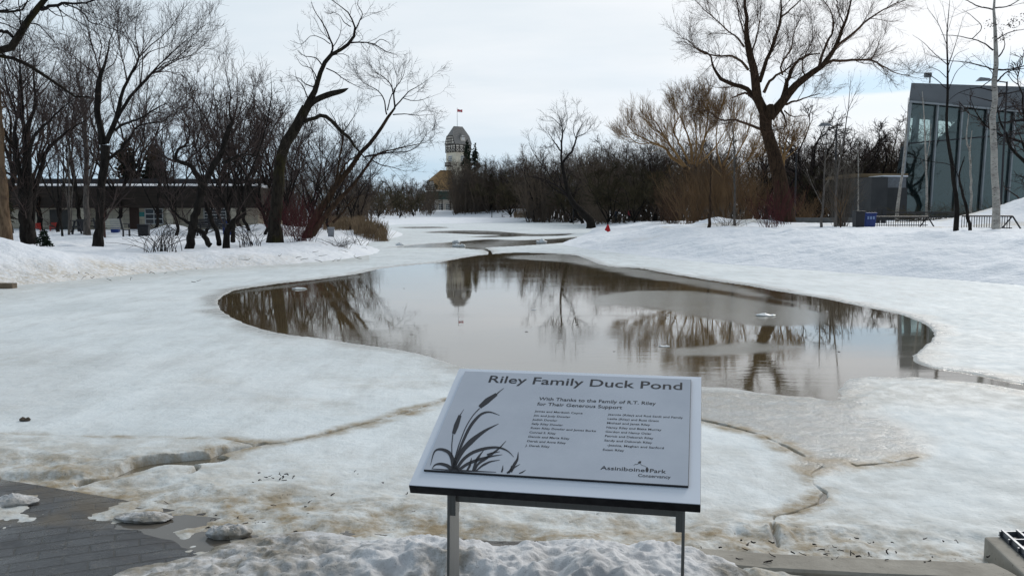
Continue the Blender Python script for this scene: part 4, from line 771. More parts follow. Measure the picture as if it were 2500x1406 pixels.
# ---- the right bank
e1 = lambda L: zt(L, 1600, 0, 2.511)
CW = [dict(k=2.8, ln=(0.9, 2.8), ang=(20, 52), up=0.08, wig=0.13, n=8, rr=0.42, t0=0.16, rmin=0.006, skip=1), dict(k=8.0, ln=(0.5, 2.0), ang=(20, 50), up=0.09, wig=0.15, n=6, rmin=0.0045), dict(k=6.0, ln=(0.3, 1.0), ang=(22, 50), up=0.05, wig=0.16, n=4, rmin=0.0036, cap=55000)]
cw_limbs = [e1([(800, 1372, 118), (770, 1150, 96), (735, 980, 86), (700, 860, 76), (680, 790, 72), (680, 690, 84)]), e1([(675, 710, 60), (630, 600, 56), (610, 500, 52), (590, 380, 44), (565, 280, 38), (560, 150, 24), (550, 0, 16), (545, -220, 4)]), e1([(640, 500, 26), (690, 350, 22), (740, 230, 18), (770, 100, 14), (765, -120, 4)]), e1([(770, 110, 12), (830, 60), (890, 0), (940, -90, 3)]), e1([(620, 620, 32), (560, 550), (480, 520), (400, 480, 22), (350, 400, 12), (330, 330), (250, 300), (180, 260, 3)]), e1([(570, 430, 17), (530, 380), (460, 345), (370, 345), (280, 320, 8), (200, 250), (130, 230, 3)]), e1([(545, 290, 12), (500, 230), (440, 190), (380, 130), (310, 70), (230, -10, 3)]),
    e1([(600, 600, 18), (550, 570), (520, 580), (470, 600, 8)]), e1([(660, 800, 18), (560, 760), (480, 735), (400, 735), (340, 690), (280, 680), (190, 645, 3)]), e1([(700, 720, 64), (770, 640, 55), (820, 570, 50), (880, 510, 44), (960, 450, 38), (1040, 390, 30), (1080, 330, 27), (1120, 250, 22), (1160, 150, 17), (1190, 60, 12), (1210, -80, 4)]), e1([(1020, 405, 20), (1100, 375), (1200, 370), (1320, 370), (1400, 410), (1470, 450), (1560, 465, 3)]), e1([(1110, 290, 18), (1200, 220), (1280, 140), (1370, 80), (1460, 30), (1570, -10, 3)]), e1([(1000, 420, 18), (1040, 290), (1085, 200), (1090, 120), (1070, 60), (1020, -10, 3)]),
    e1([(770, 640, 40), (800, 540, 30), (820, 470, 20), (860, 390), (940, 340), (1010, 330, 6)]), e1([(665, 570, 20), (700, 500), (750, 460), (800, 430), (860, 380), (960, 320, 4)]), e1([(790, 640, 16), (860, 620), (920, 600), (1010, 575, 4)]), e1([(770, 670, 14), (790, 720), (800, 780), (740, 800, 4)]), e1([(790, 680, 10), (840, 715), (920, 708, 3)]), e1([(780, 460, 14), (770, 400), (830, 300), (850, 200), (900, 90, 3)]), e1([(590, 330, 12), (620, 230), (640, 130), (650, 0, 3)]), e1([(560, 250, 10), (520, 130), (500, 20), (490, -90, 3)]), e1([(920, 480, 10), (900, 380), (960, 250), (960, 120, 3)]), e1([(1160, 160, 9), (1120, 60), (1110, -60, 3)]), e1([(1320, 375, 7), (1350, 320), (1370, 260), (1390, 220, 2)])]
t = hero('cottonwood_tree', 'largest tree, massive brown trunk and wide crown on the right bank', cw_limbs, 54.0, 31, CW, BARK_BROWN, TW_BROWN, 0.13, flare=0.25, spread=0.3)
stub = limbs_px([e1([(715, 720, 58), (708, 690, 54), (702, 655, 50), (700, 640, 40), (699, 638, 2)])], 53.6, 1); ST = Tubes(); p, r, l = spline(*stub[0], 14); ST.add(p, r, 10); ST.build('cut_limb', BARK_BROWN, t, np.array(t.location))
f3 = lambda L: zt(L, 1200, 150, 3.514)
GOLD = [dict(k=3.6, ln=(1.0, 3.4), ang=(18, 42), up=0.12, wig=0.10, n=7, rr=0.45, t0=0.25, rmin=0.010, skip=1), dict(k=6.5, ln=(0.8, 2.0), ang=(18, 40), up=0.12, wig=0.10, n=6, rmin=0.007), dict(k=5.5, ln=(0.5, 1.4), ang=(15, 38), up=0.10, wig=0.10, n=4, rmin=0.006)]
hero('golden_willow', 'golden twigged willow fanning wide to the left of the largest tree', [f3([(1735, 1270, 60), (1720, 1100, 54), (1690, 990, 56), (1660, 910, 52)]), f3([(1700, 930, 30), (1560, 830, 28), (1480, 740, 20), (1380, 700, 14), (1280, 650), (1190, 610, 4)]), f3([(1660, 900, 24), (1560, 760), (1480, 640), (1420, 540), (1340, 430, 3)]), f3([(1700, 880, 22), (1640, 760), (1560, 600), (1600, 480), (1560, 340, 3)]), f3([(1720, 880, 24), (1700, 700), (1640, 520), (1560, 370, 3)]), f3([(1760, 900, 20), (1800, 760), (1840, 600), (1860, 450), (1850, 260, 3)]), f3([(1740, 880, 16), (1760, 700), (1740, 500), (1700, 320, 3)]), f3([(1780, 880, 16), (1900, 760), (1980, 640), (2060, 480, 3)]), f3([(1380, 700, 10), (1250, 700), (1150, 600), (1190, 520, 3)]), f3([(1480, 640, 10), (1380, 560), (1290, 480, 3)]), f3([(1840, 620, 10), (1940, 500), (1980, 360, 3)])], 78.0, 32, GOLD, BARK_BROWN, TW_GOLD, 0.16, spread=0.3)
hero('golden_willow', 'golden brown willow crown behind the left side of the largest trunk', [f3([(2010, 1270, 40), (2000, 1060, 36), (1990, 900, 30)]), f3([(1995, 960, 20), (1940, 800), (1930, 640), (1960, 420, 3)]), f3([(1990, 900, 20), (2040, 760), (2080, 600), (2080, 380, 3)]), f3([(1995, 940, 16), (2130, 760), (2200, 600), (2230, 440, 3)]), f3([(1990, 1000, 14), (1880, 880), (1800, 700), (1780, 500, 3)]), f3([(2000, 1000, 14), (2180, 860), (2260, 760), (2310, 620, 3)])], 82, 35, GOLD, BARK_BROWN, TW_GOLD, 0.16, spread=0.3)
hero('golden_willow', 'small golden willow tuft tucked behind the trunk of the largest tree', [e1([(790, 1250, 24), (780, 1050, 22), (790, 950, 16)]), e1([(785, 980, 14), (800, 880), (820, 800, 4)]), e1([(790, 960, 12), (840, 880), (860, 820, 4)]), e1([(785, 970, 10), (760, 880), (770, 790, 4)]), e1([(790, 980, 8), (850, 930), (880, 880, 3)])], 60, 33, [dict(l, k=l['k'] * 0.9, ln=(l['ln'][0] * .8, l['ln'][1] * .75)) for l in GOLD], BARK_BROWN, TW_GOLD, 0.2)
ROUND = [dict(k=2.4, ln=(0.9, 2.8), ang=(22, 50), up=0.10, wig=0.14, n=7, rr=0.45, t0=0.2, rmin=0.010, skip=1), dict(k=5.0, ln=(0.6, 1.6), ang=(22, 50), up=0.08, wig=0.15, n=6, rmin=0.007), dict(k=5.0, ln=(0.4, 1.0), ang=(22, 50), up=0.06, wig=0.15, n=4, rmin=0.0055)]
hero('round_crowned_tree', 'tree with long leaning trunk and round crown above the dark thicket', [f3([(850, 1375, 66), (760, 1280, 52), (680, 1180, 42), (640, 1060, 34), (620, 960, 31), (605, 870, 28)]), f3([(600, 870, 21), (600, 720, 18), (610, 620, 14), (600, 540, 8), (560, 430, 2)]), f3([(600, 780, 14), (560, 720, 12), (530, 680), (480, 600, 3)]), f3([(615, 865, 20), (680, 780, 18), (720, 690, 14), (740, 610, 10), (810, 500, 2)]), f3([(620, 610, 8), (650, 500), (640, 400, 2)]), f3([(720, 660, 8), (700, 560), (750, 440, 2)]), f3([(600, 560, 8), (540, 500), (500, 470, 2)]), f3([(730, 650, 8), (800, 620), (850, 570, 2)]), f3([(700, 1210, 20), (580, 1080, 14), (480, 1030), (400, 1000), (290, 985, 3)]), f3([(560, 1070, 9), (460, 920), (380, 820), (320, 700, 3)])], 88, 34, ROUND, BARK_DARK, TW_DARK, 0.2)
g3 = lambda L: zt(L, 2150, 0, 2.511)
BIR = [dict(k=2.4, ln=(0.5, 2.2), ang=(35, 70), up=0.02, wig=0.14, n=7, rr=0.4, t0=0.3, rmin=0.003), dict(k=3.6, ln=(0.3, 1.1), ang=(25, 55), up=0.05, wig=0.16, n=6, rmin=0.0025), dict(k=3.4, ln=(0.15, 0.5), ang=(25, 55), up=0.03, wig=0.16, n=4, rmin=0.002)]
t = hero('birch_tree', 'tall white birch with dark side branches in front of the glass building', [g3([(712, 1392, 44), (710, 1200, 41), (696, 1000, 38), (687, 850, 36), (695, 600, 32), (705, 400, 28), (705, 250, 22), (695, 100, 16), (700, 0, 12), (705, -160, 5)])], 35.0, 41, [], BIRCH, TW_DARK, 0.03, flare=0.15)
bl = limbs_px([g3([(705, 1000, 30), (705, 250, 20)]), g3([(695, 60, 9), (600, 40), (540, 10), (480, -20, 4)]), g3([(700, 50, 9), (780, 40), (870, -10, 4)]), g3([(690, 310, 11), (640, 270, 8), (560, 240), (450, 220), (370, 215, 2)]), g3([(705, 365, 10), (750, 310), (760, 260), (740, 180, 2)]), g3([(700, 430, 9), (600, 400), (500, 380), (400, 370), (310, 345, 2)]), g3([(715, 430, 12), (800, 425), (900, 400, 6)]), g3([(710, 505, 11), (780, 440), (900, 420, 4)]), g3([(700, 580, 10), (800, 570), (900, 545, 5)]), g3([(695, 625, 8), (600, 600), (480, 570, 2)]), g3([(690, 560, 8), (600, 540), (480, 570), (410, 625, 2)]), g3([(692, 755, 5), (760, 750, 10), (830, 740, 14), (930, 742, 18)]), g3([(690, 700, 8), (800, 660), (900, 640, 4)]), g3([(560, 240, 6), (620, 170), (560, 100), (500, 60, 2)]), g3([(610, 540, 6), (690, 470), (640, 400), (560, 330, 2)]), g3([(700, 250, 8), (790, 200), (890, 180, 3)]), g3([(695, 880, 7), (760, 820), (850, 800, 3)])], 35, 42, 0.3)
TR, CR = grow(bl[1:], 43, [dict(l) for l in BIR], 9.0); CR.build('crown', TW_DARK, t, np.array(t.location))
rng = np.random.RandomState(4); LV, LF = [], []
for cx_, cy_, sp_, nn in ((680, 150, 26, 40), (805, 150, 38, 70), (735, 235, 22, 40), (870, 110, 22, 30)):
    c0 = at(2150 + cx_ / 2.511, cy_ / 2.511, 34.8)
    for _ in range(nn):
        p = c0 + rng.normal(size=3) * np.array([sp_, 40, sp_ * 0.8]) / 2.511 * 35 / F_PX * 0.7; u_ = unit(rng.normal(size=3)); v_ = unit(np.cross(u_, rng.normal(size=3))); s_ = rng.uniform(0.03, 0.06); b = len(LV)
        LV += [p - u_ * s_, p + v_ * s_ * 0.5, p + u_ * s_, p - v_ * s_ * 0.5]; LF.append((b, b + 1, b + 2, b + 3))
link('dead_leaves', raw_mesh('dead_leaves', np.array(LV) - np.array(t.location), Fq=LF), plain('dead_leaf', (0.05, 0.03, 0.02)), t)['kind'] = 'stuff'
hero('young_ash_tree', 'slim young dark tree left of the tall birch', [g3([(465, 1388, 27), (455, 1150, 23), (430, 950, 21), (405, 850, 18), (410, 600, 14), (410, 400, 11), (405, 270, 9), (410, 150, 6), (425, -10, 2)]), g3([(410, 400, 6), (330, 330), (260, 260), (195, 215, 1.5)]), g3([(405, 545, 6), (300, 460), (200, 440), (110, 360, 1.5)]), g3([(410, 290, 5), (370, 180), (330, 110), (285, 50, 1.5)]), g3([(412, 410, 6), (450, 300), (480, 200), (505, 110, 1.5)]), g3([(410, 570, 5), (460, 450), (510, 400), (570, 370, 1.5)]), g3([(408, 180, 3), (390, 80), (378, 10, 1)]), g3([(410, 200, 3), (440, 100), (462, 40, 1)]), g3([(408, 480, 5), (350, 430), (290, 400), (265, 300, 1.5)]), g3([(410, 470, 5), (440, 380), (470, 330), (540, 300, 1.5)])],
    33.5, 44, [dict(k=1.4, ln=(0.3, 1.1), ang=(25, 45), up=0.08, wig=0.06, n=6, rr=0.5, t0=0.35, rmin=0.003, skip=1), dict(k=2.5, ln=(0.1, 0.4), ang=(30, 50), up=0.06, wig=0.08, n=4, rmin=0.0025)], BARK_DARK, TW_DARK, 0.02)
hero('sapling', 'dark sapling leaning just right of the slim young tree', [g3([(545, 1388, 19), (510, 1200, 16), (480, 1100, 12), (490, 1040, 9), (515, 960, 4)]), g3([(500, 1150, 6), (440, 1020), (300, 990), (180, 960, 2)])], 33, 45, SAP[1:], BARK_DARK, TW_DARK, 0.02)
for lab, L, D_, sd in (('slim white birch at the lower left corner of the glass building', [g3([(105, 1250, 18), (120, 1130, 15), (140, 1000, 12), (160, 800, 8), (170, 600, 3)])], 66, 46), ('thin white birch against the first glass panels', [g3([(284, 1246, 13), (278, 950, 10), (265, 700, 7), (255, 560, 3)]), g3([(280, 980, 6), (300, 880), (310, 760, 2)])], 62, 47), ('white birch forked in front of the dark glass', [g3([(557, 1212, 13), (547, 950, 11), (525, 850, 8), (540, 700, 4)]), g3([(545, 930, 8), (560, 800, 3)])], 60, 48)):
    hero('slim_birch', lab, L, D_, sd, [dict(l, k=l['k'] * 0.6, rmin=0.004) for l in SAP[:2]], BIRCH, TW_GREY, 0.01, group='slim birches before the glass building')
e_s = [('reddish twiggy sapling on the snow in front of the golden willow', [e1([(330, 1405, 20), (336, 1270, 15), (338, 1100, 8), (340, 950, 3)])], 44, TW_RUST, BARK_BROWN), ('tall pale grey sapling rising left of the largest trunk', [e1([(485, 1392, 15), (485, 1100, 12), (480, 880, 8), (470, 740, 3)])], 46, TW_GREY, BARK_GREY), ('pale sapling with low spreading branches right of the largest trunk', [e1([(1014, 1392, 15), (1032, 1200, 12), (1040, 980, 8), (1050, 790, 3)]), e1([(1025, 1260, 6), (960, 1130), (920, 1020, 2)])], 40, TW_GREY, BARK_GREY),
    ('tall thin pale sapling reaching above the treeline', [e1([(1105, 1388, 15), (1110, 1120, 11), (1145, 900, 8), (1180, 680, 5), (1200, 470, 2)]), e1([(1180, 680, 4), (1230, 560, 2)])], 41, TW_GREY, BARK_GREY), ('white stemmed sapling before the dark treeline', [e1([(1243, 1260, 9), (1245, 1050, 7), (1238, 860, 4)])], 60, TW_GREY, BIRCH), ('low reddish sapling beside the black box', [e1([(1138, 1392, 8), (1132, 1280, 6), (1150, 1160, 3)]), e1([(1138, 1330, 4), (1180, 1220, 2)])], 40, TW_RUST, BARK_BROWN)]
for i, (lab, L, D_, tw, bk) in enumerate(e_s): hero('sapling', lab, L, D_, 60 + i, [dict(l, k=l['k'] * (1.0 if i != 4 else 0.6), rmin=l['rmin'] * 1.3) for l in SAP], bk, tw, 0.02, group='saplings on the right bank')

# ---- shrubs: stems fanning from the ground
def shrub(name, label, x, y, h, w, n, seed, mat, cat='shrub', group=None, lean=0.0, r=0.008, lv=None, arch=0.0, z=None):
    rng = np.random.RandomState(seed); g = gz(x, y) if z is None else z; org = np.array([x, y, g]); T = Tubes()
    a = rng.uniform(0, 2 * np.pi, n); rad = w * np.sqrt(rng.random(n)); hh = h * rng.uniform(0.55, 1.0, n) * (1 - 0.35 * (rad / w) ** 2); s = np.linspace(0, 1, 7)
    wd = np.abs(w); bx = rng.normal(size=(n, 2)) * wd * 0.18
    P = np.empty((n, 7, 3))
    for k in range(2): P[:, :, k] = bx[:, k][:, None] + ((np.cos(a), np.sin(a))[k] * rad)[:, None] * s[None] ** (1.0 + arch)
    P[:, :, 0] += lean * hh[:, None] * s[None]; P[:, :, 2] = -0.1 + (hh[:, None] + 0.1) * (s[None] ** (1 - 0.35 * arch) - arch * 0.45 * s[None] ** 3)
    P[:, 1:] += np.cumsum(rng.normal(size=(n, 6, 3)) * 0.02 * h, axis=1) * 0.6; P += org
    R = np.maximum(r * rng.uniform(0.6, 1.2, n)[:, None] * np.linspace(1, 0.35, 7)[None], 0.3 * r); T.add(P, R, 4); L = hh
    Q = P, R, L
    for l in (lv or [dict(k=2.6, ln=(0.25 * h, 0.5 * h), ang=(18, 45), up=0.05, wig=0.12, n=5, rr=0.6, t0=0.25, rmin=r * 0.4)]):
        Q = spawn(*Q, rng, **l); T.add(Q[0], Q[1], 3)
    return tag(T.build(name, mat, None, org), label, cat, group)
def sp(px, py, D): p = at(px, py, D); return p[0], p[1]
shrub('bare_shrub', 'bare dark shrub with arching stems on the snow left of the crab apple', *sp(395, 609, 27.2), 1.35, 1.35, 46, 71, TW_DARK, arch=0.6, r=0.011)
shrub('bare_shrub', 'low arching bare shrub at the foot of the leaning tree', *sp(610, 602, 30.5), 1.15, 1.15, 34, 72, TW_DARK, arch=0.55, r=0.010)
shrub('red_stemmed_shrub', 'dense dogwood shrub with red stems right of the leaning tree', *sp(735, 590, 34.5), 1.9, 1.25, 100, 73, TW_RED, r=0.007)
shrub('bare_shrub', 'low scrubby bare shrub sprawling at the tip of the left bank', *sp(830, 600, 33.5), 0.55, 1.1, 40, 74, TW_DARK, arch=0.3, r=0.008)
shrub('bare_shrub', 'sparse twiggy shrub by the small grey utility box', *sp(880, 588, 37.5), 1.2, 0.9, 9, 75, TW_DARK, r=0.009)
shrub('reddish_shrub', 'fine reddish brown shrub behind the willow clump', *sp(700, 560, 44), 2.6, 2.2, 70, 76, TW_RED, r=0.009)
for i, (px_, py_, D_, h_, w_, n_, m_, lab) in enumerate(((1690, 548, 60, 5.0, 2.6, 130, TW_RUST, 'dense tan brown willow brush under the golden willow'), (1760, 545, 58, 5.4, 2.4, 120, TW_RUST, 'tan brown willow brush left of the largest trunk'), (1830, 545, 60, 4.4, 2.0, 100, TW_RUST, 'brown willow brush touching the largest trunk on its left'), (1905, 548, 50, 2.8, 1.5, 36, TW_RED, 'purple red brush around the foot of the largest trunk'), (1960, 532, 62, 2.4, 2.6, 110, TW_RUST, 'orange brush right of the largest trunk'), (2055, 545, 44, 3.9, 0.95, 120, TW_GREY, 'upright grey twiggy shrub near the black box'), (1780, 556, 44, 1.3, 1.5, 40, TW_GREY, 'thin grey shrub on the dirty snow mound'), (1880, 558, 42, 2.2, 1.4, 36, TW_RED, 'sparse reddish shrub in front of the largest trunk'), (2250, 500, 62, 1.5, 4.0, 160, TW_OLIVE, 'dark olive brush along the foot of the glass building'), (2420, 490, 60, 1.6, 4.0, 150, TW_OLIVE, 'dark brush behind the tall birch'), (1640, 545, 64, 3.4, 1.6, 120, TW_BROWN, 'brown brush left of the tan brown willow brush'), (1240, 522, 185, 3.0, 2.0, 90, TW_GOLD, 'small yellowish bush standing by the two walkers'))):
    shrub('willow_brush', lab, *sp(px_, py_, D_), h_, w_, n_, 80 + i, m_, r=0.010 if D_ < 100 else 0.02, lv=[dict(k=1.7 if h_ > 3 else 2.2, ln=(0.2 * h_, 0.42 * h_), ang=(15, 40), up=0.08, wig=0.1, n=5, rr=0.6, t0=0.2, rmin=0.005 if D_ < 100 else 0.012), dict(k=1.5, ln=(0.1 * h_, 0.22 * h_), ang=(20, 45), up=0.05, wig=0.1, n=4, rmin=0.004 if D_ < 100 else 0.012)], group='brush on the right bank' if px_ > 1600 else None)
# straw coloured reeds: more stalks than one could count
def reeds(name, boxes, seed, h, mat):
    rng = np.random.RandomState(seed); T = Tubes()
    for px0, px1, D0, D1, n, hs in boxes:
        D = rng.uniform(D0, D1, n); px_ = rng.uniform(px0, px1, n); x = (px_ - CX) / F_PX * D; g = ground_z(x, D); H_ = h * hs * rng.uniform(0.5, 1.1, n); s = np.linspace(0, 1, 5); ln = rng.normal(size=(n, 2)) * 0.22
        P = np.stack([x[:, None] + ln[:, :1] * H_[:, None] * s ** 2, D[:, None] + ln[:, 1:] * H_[:, None] * s ** 2, g[:, None] - 0.05 + H_[:, None] * s], -1); R = (0.006 + D[:, None] * 0.00006) * np.array([1, 0.9, 0.8, 1.6, 0.4])[None]; T.add(P, np.repeat(R, 1, 0) * np.ones((n, 1)), 3)
    return tag(T.build(name, mat), kind='stuff')
reeds('dry_reeds', [(865, 945, 49, 56, 1100, 1.0), (790, 890, 56, 66, 900, 1.0)], 91, 1.0, REED)
reeds('dry_reeds', [(1255, 1345, 158, 172, 1500, 0.8)], 92, 1.1, REED)

# ---- evergreens
def conifer(name, label, px, D, py_top, half_w, seed, mat=NEEDLE, group=None, dens=1.0, base=0.12):
    rng = np.random.RandomState(seed); x = (px - CX) / F_PX * D; g = gz(x, D); top = at(px, py_top, D)[2] - g; org = np.array([x, D, g]); W_ = half_w / F_PX * D
    t = thing(name, label, 'evergreen tree', org, group); T = Tubes(); s = np.linspace(0, 1, 8); T.add(np.stack([0 * s, 0 * s, s * top - 0.2], 1), 0.035 * top * 0.5 * (1 - s) + 0.02, 8); T.build('trunk', BARK_DARK, t, (0, 0, 0))
    C = Tubes(); n = int(340 * dens); hz = base * top + (top * (1 - base)) * rng.random(n) ** 0.9; f = (hz / top); L = W_ * (1 - f) ** 0.8 * rng.uniform(0.55, 1.15, n) + 0.04 * W_; a = rng.uniform(0, 2 * np.pi, n); q = np.linspace(0, 1, 6)
    P = np.stack([np.cos(a)[:, None] * L[:, None] * q, np.sin(a)[:, None] * L[:, None] * q, hz[:, None] + L[:, None] * (0.30 * q - 0.48 * q ** 2)], -1); C.add(P, 0.012 * W_ * (1.2 - q)[None] * np.ones((n, 1)), 3)
    rr_ = max(0.050 * W_, 0.022)
    A, B, Ls = spawn(P, np.full(P.shape[:2], rr_ * 2), L, rng, k=9.0 / max(W_, 0.3), ln=(0.18 * W_, 0.42 * W_), ang=(35, 70), up=-0.02, wig=0.1, n=4, rr=1, slim=1, t0=0.12, rmin=rr_); B = np.linspace(1, 0.25, 4)[None] * rr_ * np.ones((len(A), 1)); C.add(A, B, 4)
    A2, B2, _l = spawn(A, B, Ls, rng, k=14.0 / max(W_, 0.3), ln=(0.08 * W_, 0.18 * W_), ang=(30, 65), up=0.0, wig=0.1, n=3, rr=1, slim=1, t0=0.1, rmin=rr_ * 0.8); C.add(A2, np.linspace(1, 0.2, 3)[None] * rr_ * 0.8 * np.ones((len(A2), 1)), 3)
    C.build('crown', mat, t, (0, 0, 0)); return t
conifer('spruce_tree', 'dark spruce behind the low building roof, right of the dark elm', 318, 72, 335, 52, 101)
conifer('spruce_tree', 'dark broad spruce just left of the crab apple crown', 385, 74, 352, 62, 102)
conifer('cedar_tree', 'tall brownish green evergreen at the far left edge', 12, 40, 330, 26, 103, NEEDLE_TAN)
conifer('spruce_sapling', 'knee high green spruce sapling in the snow at the left', 108, 29.5, 556, 24, 104, dens=0.25, base=0.05)
conifer('spruce_tree', 'taller ragged spruce right beside the tower', 1141, 236, 341, 27, 105, dens=0.9, base=0.1)
conifer('spruce_tree', 'shorter ragged spruce just right of the one beside the tower', 1160, 238, 349, 27, 106, dens=0.8, base=0.1)
conifer('spruce_tree', 'small dark evergreen top poking above the thicket right of the tower', 1186, 205, 396, 14, 107, dens=0.7)

# ---- background trees: a few kinds grown once, then placed one by one
def proto(seed, H, levels, forks, tm, cm, spread=0.6, r0=0.16, fork_h=0.3, crook=0.06, rf=1.0):
    levels = [dict(l, rmin=l['rmin'] * rf, slim=0.011 * rf ** 0.5) for l in levels]
    rng = np.random.RandomState(seed); limbs = []; n = 7
    P = np.zeros((n, 3)); P[:, 2] = np.linspace(-0.3, fork_h * H, n); P[1:, :2] += np.cumsum(rng.normal(size=(n - 1, 2)) * crook * H * 0.25, 0); limbs.append((P, np.linspace(r0 * 1.1, r0 * 0.8, n)))
    for k in range(forks):
        a = 2 * np.pi * (k + rng.uniform(-.3, .3)) / forks; i0 = rng.randint(n - 3, n); d = np.array([np.cos(a) * spread, np.sin(a) * spread, 1.0]); d /= np.linalg.norm(d); L = (1 - fork_h) * H * rng.uniform(0.7, 1.0); Q = [P[i0]]
        for j in range(6): d = unit(d + np.array([0, 0, 0.12]) + rng.normal(size=3) * crook * 3); Q.append(Q[-1] + d * L / 6)
        limbs.append((np.array(Q), np.linspace(r0 * 0.6, 0.012, 7)))
    TR, CR = grow(limbs, seed + 500, levels, r0 * 0.5)
    return TR.mesh('trunk'), CR.mesh('crown'), tm, cm
LVb = lambda up, wig, s=1.0, kk=1.0: [dict(k=2.2 * kk, ln=(0.8 * s, 2.6 * s), ang=(22, 55), up=up, wig=wig, n=6, rr=0.5, t0=0.15, rmin=0.010), dict(k=4.0 * kk, ln=(0.5 * s, 1.4 * s), ang=(25, 55), up=up, wig=wig, n=5, rmin=0.008), dict(k=4.2 * kk, ln=(0.3 * s, 0.8 * s), ang=(25, 55), up=up * 0.7, wig=wig, n=4, rmin=0.006, cap=26000)]
PROTO = {'maple': proto(201, 11, LVb(0.10, 0.12, 1, 1.1), 6, BARK_DARK, TW_PLUM, 0.5, 0.115, 0.22), 'maple2': proto(202, 11, LVb(0.12, 0.10, 1, 1.1), 5, BARK_DARK, TW_PLUM, 0.42, 0.105, 0.18), 'oak': proto(203, 12, LVb(0.03, 0.24), 6, BARK_DARK, TW_PLUM, 0.75, 0.22, 0.33, 0.11, 2.2), 'oak2': proto(204, 12, LVb(0.03, 0.26), 5, BARK_DARK, TW_PLUM, 0.6, 0.20, 0.36, 0.12, 2.2), 'elm': proto(205, 13, LVb(0.08, 0.14), 6, BARK_DARK, TW_BROWN, 0.5, 0.18, 0.3), 'scrub': proto(206, 7, LVb(0.06, 0.2, 0.8, 1.5), 8, BARK_DARK, TW_OLIVE, 0.8, 0.10, 0.1, 0.06, 2.4)}
PH_ = {'maple': 11.5, 'maple2': 11.5, 'oak': 12, 'oak2': 12, 'elm': 13, 'scrub': 7}
_made = {}
def place(kind, px, D, py_top, label, group, rs, name='bare_tree', wide=1.0):
    x = (px - CX) / F_PX * D; g = gz(x, D); h = at(px, py_top, D)[2] - g; s = h / PH_[kind]
    tr, cr, tm, cm = PROTO[kind]
    t = thing(name, label, 'tree', (x, D, g - 0.1), group, rs.uniform(0, 6.28)); t.scale = (s * wide, s * wide, s)
    if kind not in _made: tr.materials.append(tm); cr.materials.append(cm); _made[kind] = 1
    for nm, me in (('trunk', tr), ('crown', cr)):
        o = bpy.data.objects.new(nm, me); COL.objects.link(o); o.parent = t
    return t
rs = np.random.RandomState(77)
G1 = 'bare maples behind the left bank'
for px, D, top, k in ((430, 42, 190, 'maple'), (500, 46, 150, 'maple2'), (560, 44, 125, 'maple'), (610, 50, 130, 'maple2'), (645, 46, 170, 'maple'), (385, 50, 170, 'maple2'), (700, 52, 215, 'maple'), (745, 55, 245, 'maple2'), (800, 50, 250, 'maple'), (850, 58, 300, 'maple2'), (660, 62, 210, 'elm'), (560, 66, 200, 'elm'), (150, 52, 110, 'maple2'), (100, 60, 130, 'elm'), (200, 58, 60, 'maple2'), (30, 50, 60, 'elm'), (300, 60, 90, 'maple'), (340, 66, 160, 'elm'), (880, 66, 330, 'maple'), (530, 54, 105, 'maple2'), (590, 58, 100, 'maple'), (690, 60, 160, 'maple'), (780, 62, 215, 'maple2'), (825, 66, 240, 'maple')):
    place(k, px, D, top, 'bare dark twiggy tree among the maples behind the left bank', G1, rs, 'maple_tree', 1.05)
G2 = 'distant bare trees left of the tower'
for px, D, top, k in ((865, 150, 410, 'oak'), (905, 170, 405, 'oak2'), (945, 185, 415, 'oak'), (985, 200, 418, 'oak2'), (1020, 215, 425, 'oak'), (1045, 225, 440, 'scrub'), (925, 140, 440, 'scrub'), (975, 150, 455, 'scrub'), (1010, 165, 465, 'scrub'), (880, 130, 440, 'scrub')):
    place(k, px, D, top, 'distant bare tree in the row left of the half timbered tower', G2, rs, 'oak_tree', 1.15)
G3 = 'bare treetops above the thicket'
for px, D, top, k in ((1205, 190, 395, 'oak'), (1235, 185, 380, 'oak2'), (1262, 180, 385, 'oak'), (1290, 150, 345, 'elm'), (1310, 140, 335, 'oak2'), (1330, 150, 390, 'oak'), (1420, 120, 350, 'oak'), (1448, 115, 330, 'oak2'), (1475, 118, 345, 'oak'), (1505, 112, 322, 'oak2'), (1535, 110, 340, 'oak'), (1570, 105, 350, 'oak2'), (1600, 100, 330, 'oak'), (1650, 110, 330, 'oak2'), (1700, 112, 320, 'oak'), (1480, 96, 395, 'scrub'), (1550, 92, 400, 'scrub'), (1610, 90, 400, 'scrub'), (1390, 130, 400, 'scrub'), (1250, 165, 420, 'scrub'), (1310, 160, 420, 'scrub'), (1190, 175, 425, 'scrub'), (1145, 190, 440, 'scrub')):
    place(k, px, D, top, 'bare dark tree rising out of the thicket across the pond', G3, rs, 'oak_tree', 1.2)
G4 = 'gnarled oaks left of the glass building'
for px, D, top, k in ((1935, 105, 330, 'oak'), (1975, 112, 300, 'oak2'), (2010, 100, 225, 'oak'), (2050, 110, 330, 'oak2'), (2090, 104, 285, 'oak'), (2130, 112, 270, 'oak2'), (2165, 106, 265, 'oak'), (2200, 118, 300, 'oak2'), (1920, 92, 300, 'oak'), (1955, 96, 320, 'oak2'), (2030, 90, 300, 'oak2'), (2105, 92, 310, 'oak'), (2150, 95, 300, 'oak2'), (1890, 98, 300, 'oak'), (1850, 104, 290, 'oak2'), (1905, 110, 340, 'oak2'), (2070, 95, 390, 'scrub'), (2120, 98, 380, 'scrub'), (1990, 94, 390, 'scrub'), (1760, 108, 330, 'oak'), (1820, 110, 320, 'oak2')):
    place(k, px, D, top, 'gnarled bare oak in the treeline left of the glass building', G4, rs, 'oak_tree', 1.1)
for px, D, top, k in ((2420, 100, 190, 'oak'), (2500, 75, 110, 'oak2'), (2590, 52, -20, 'oak2')):
    place(k, px, D, top, 'gnarled bare oak by the right part of the glass building', G4, rs, 'oak_tree', 1.1)
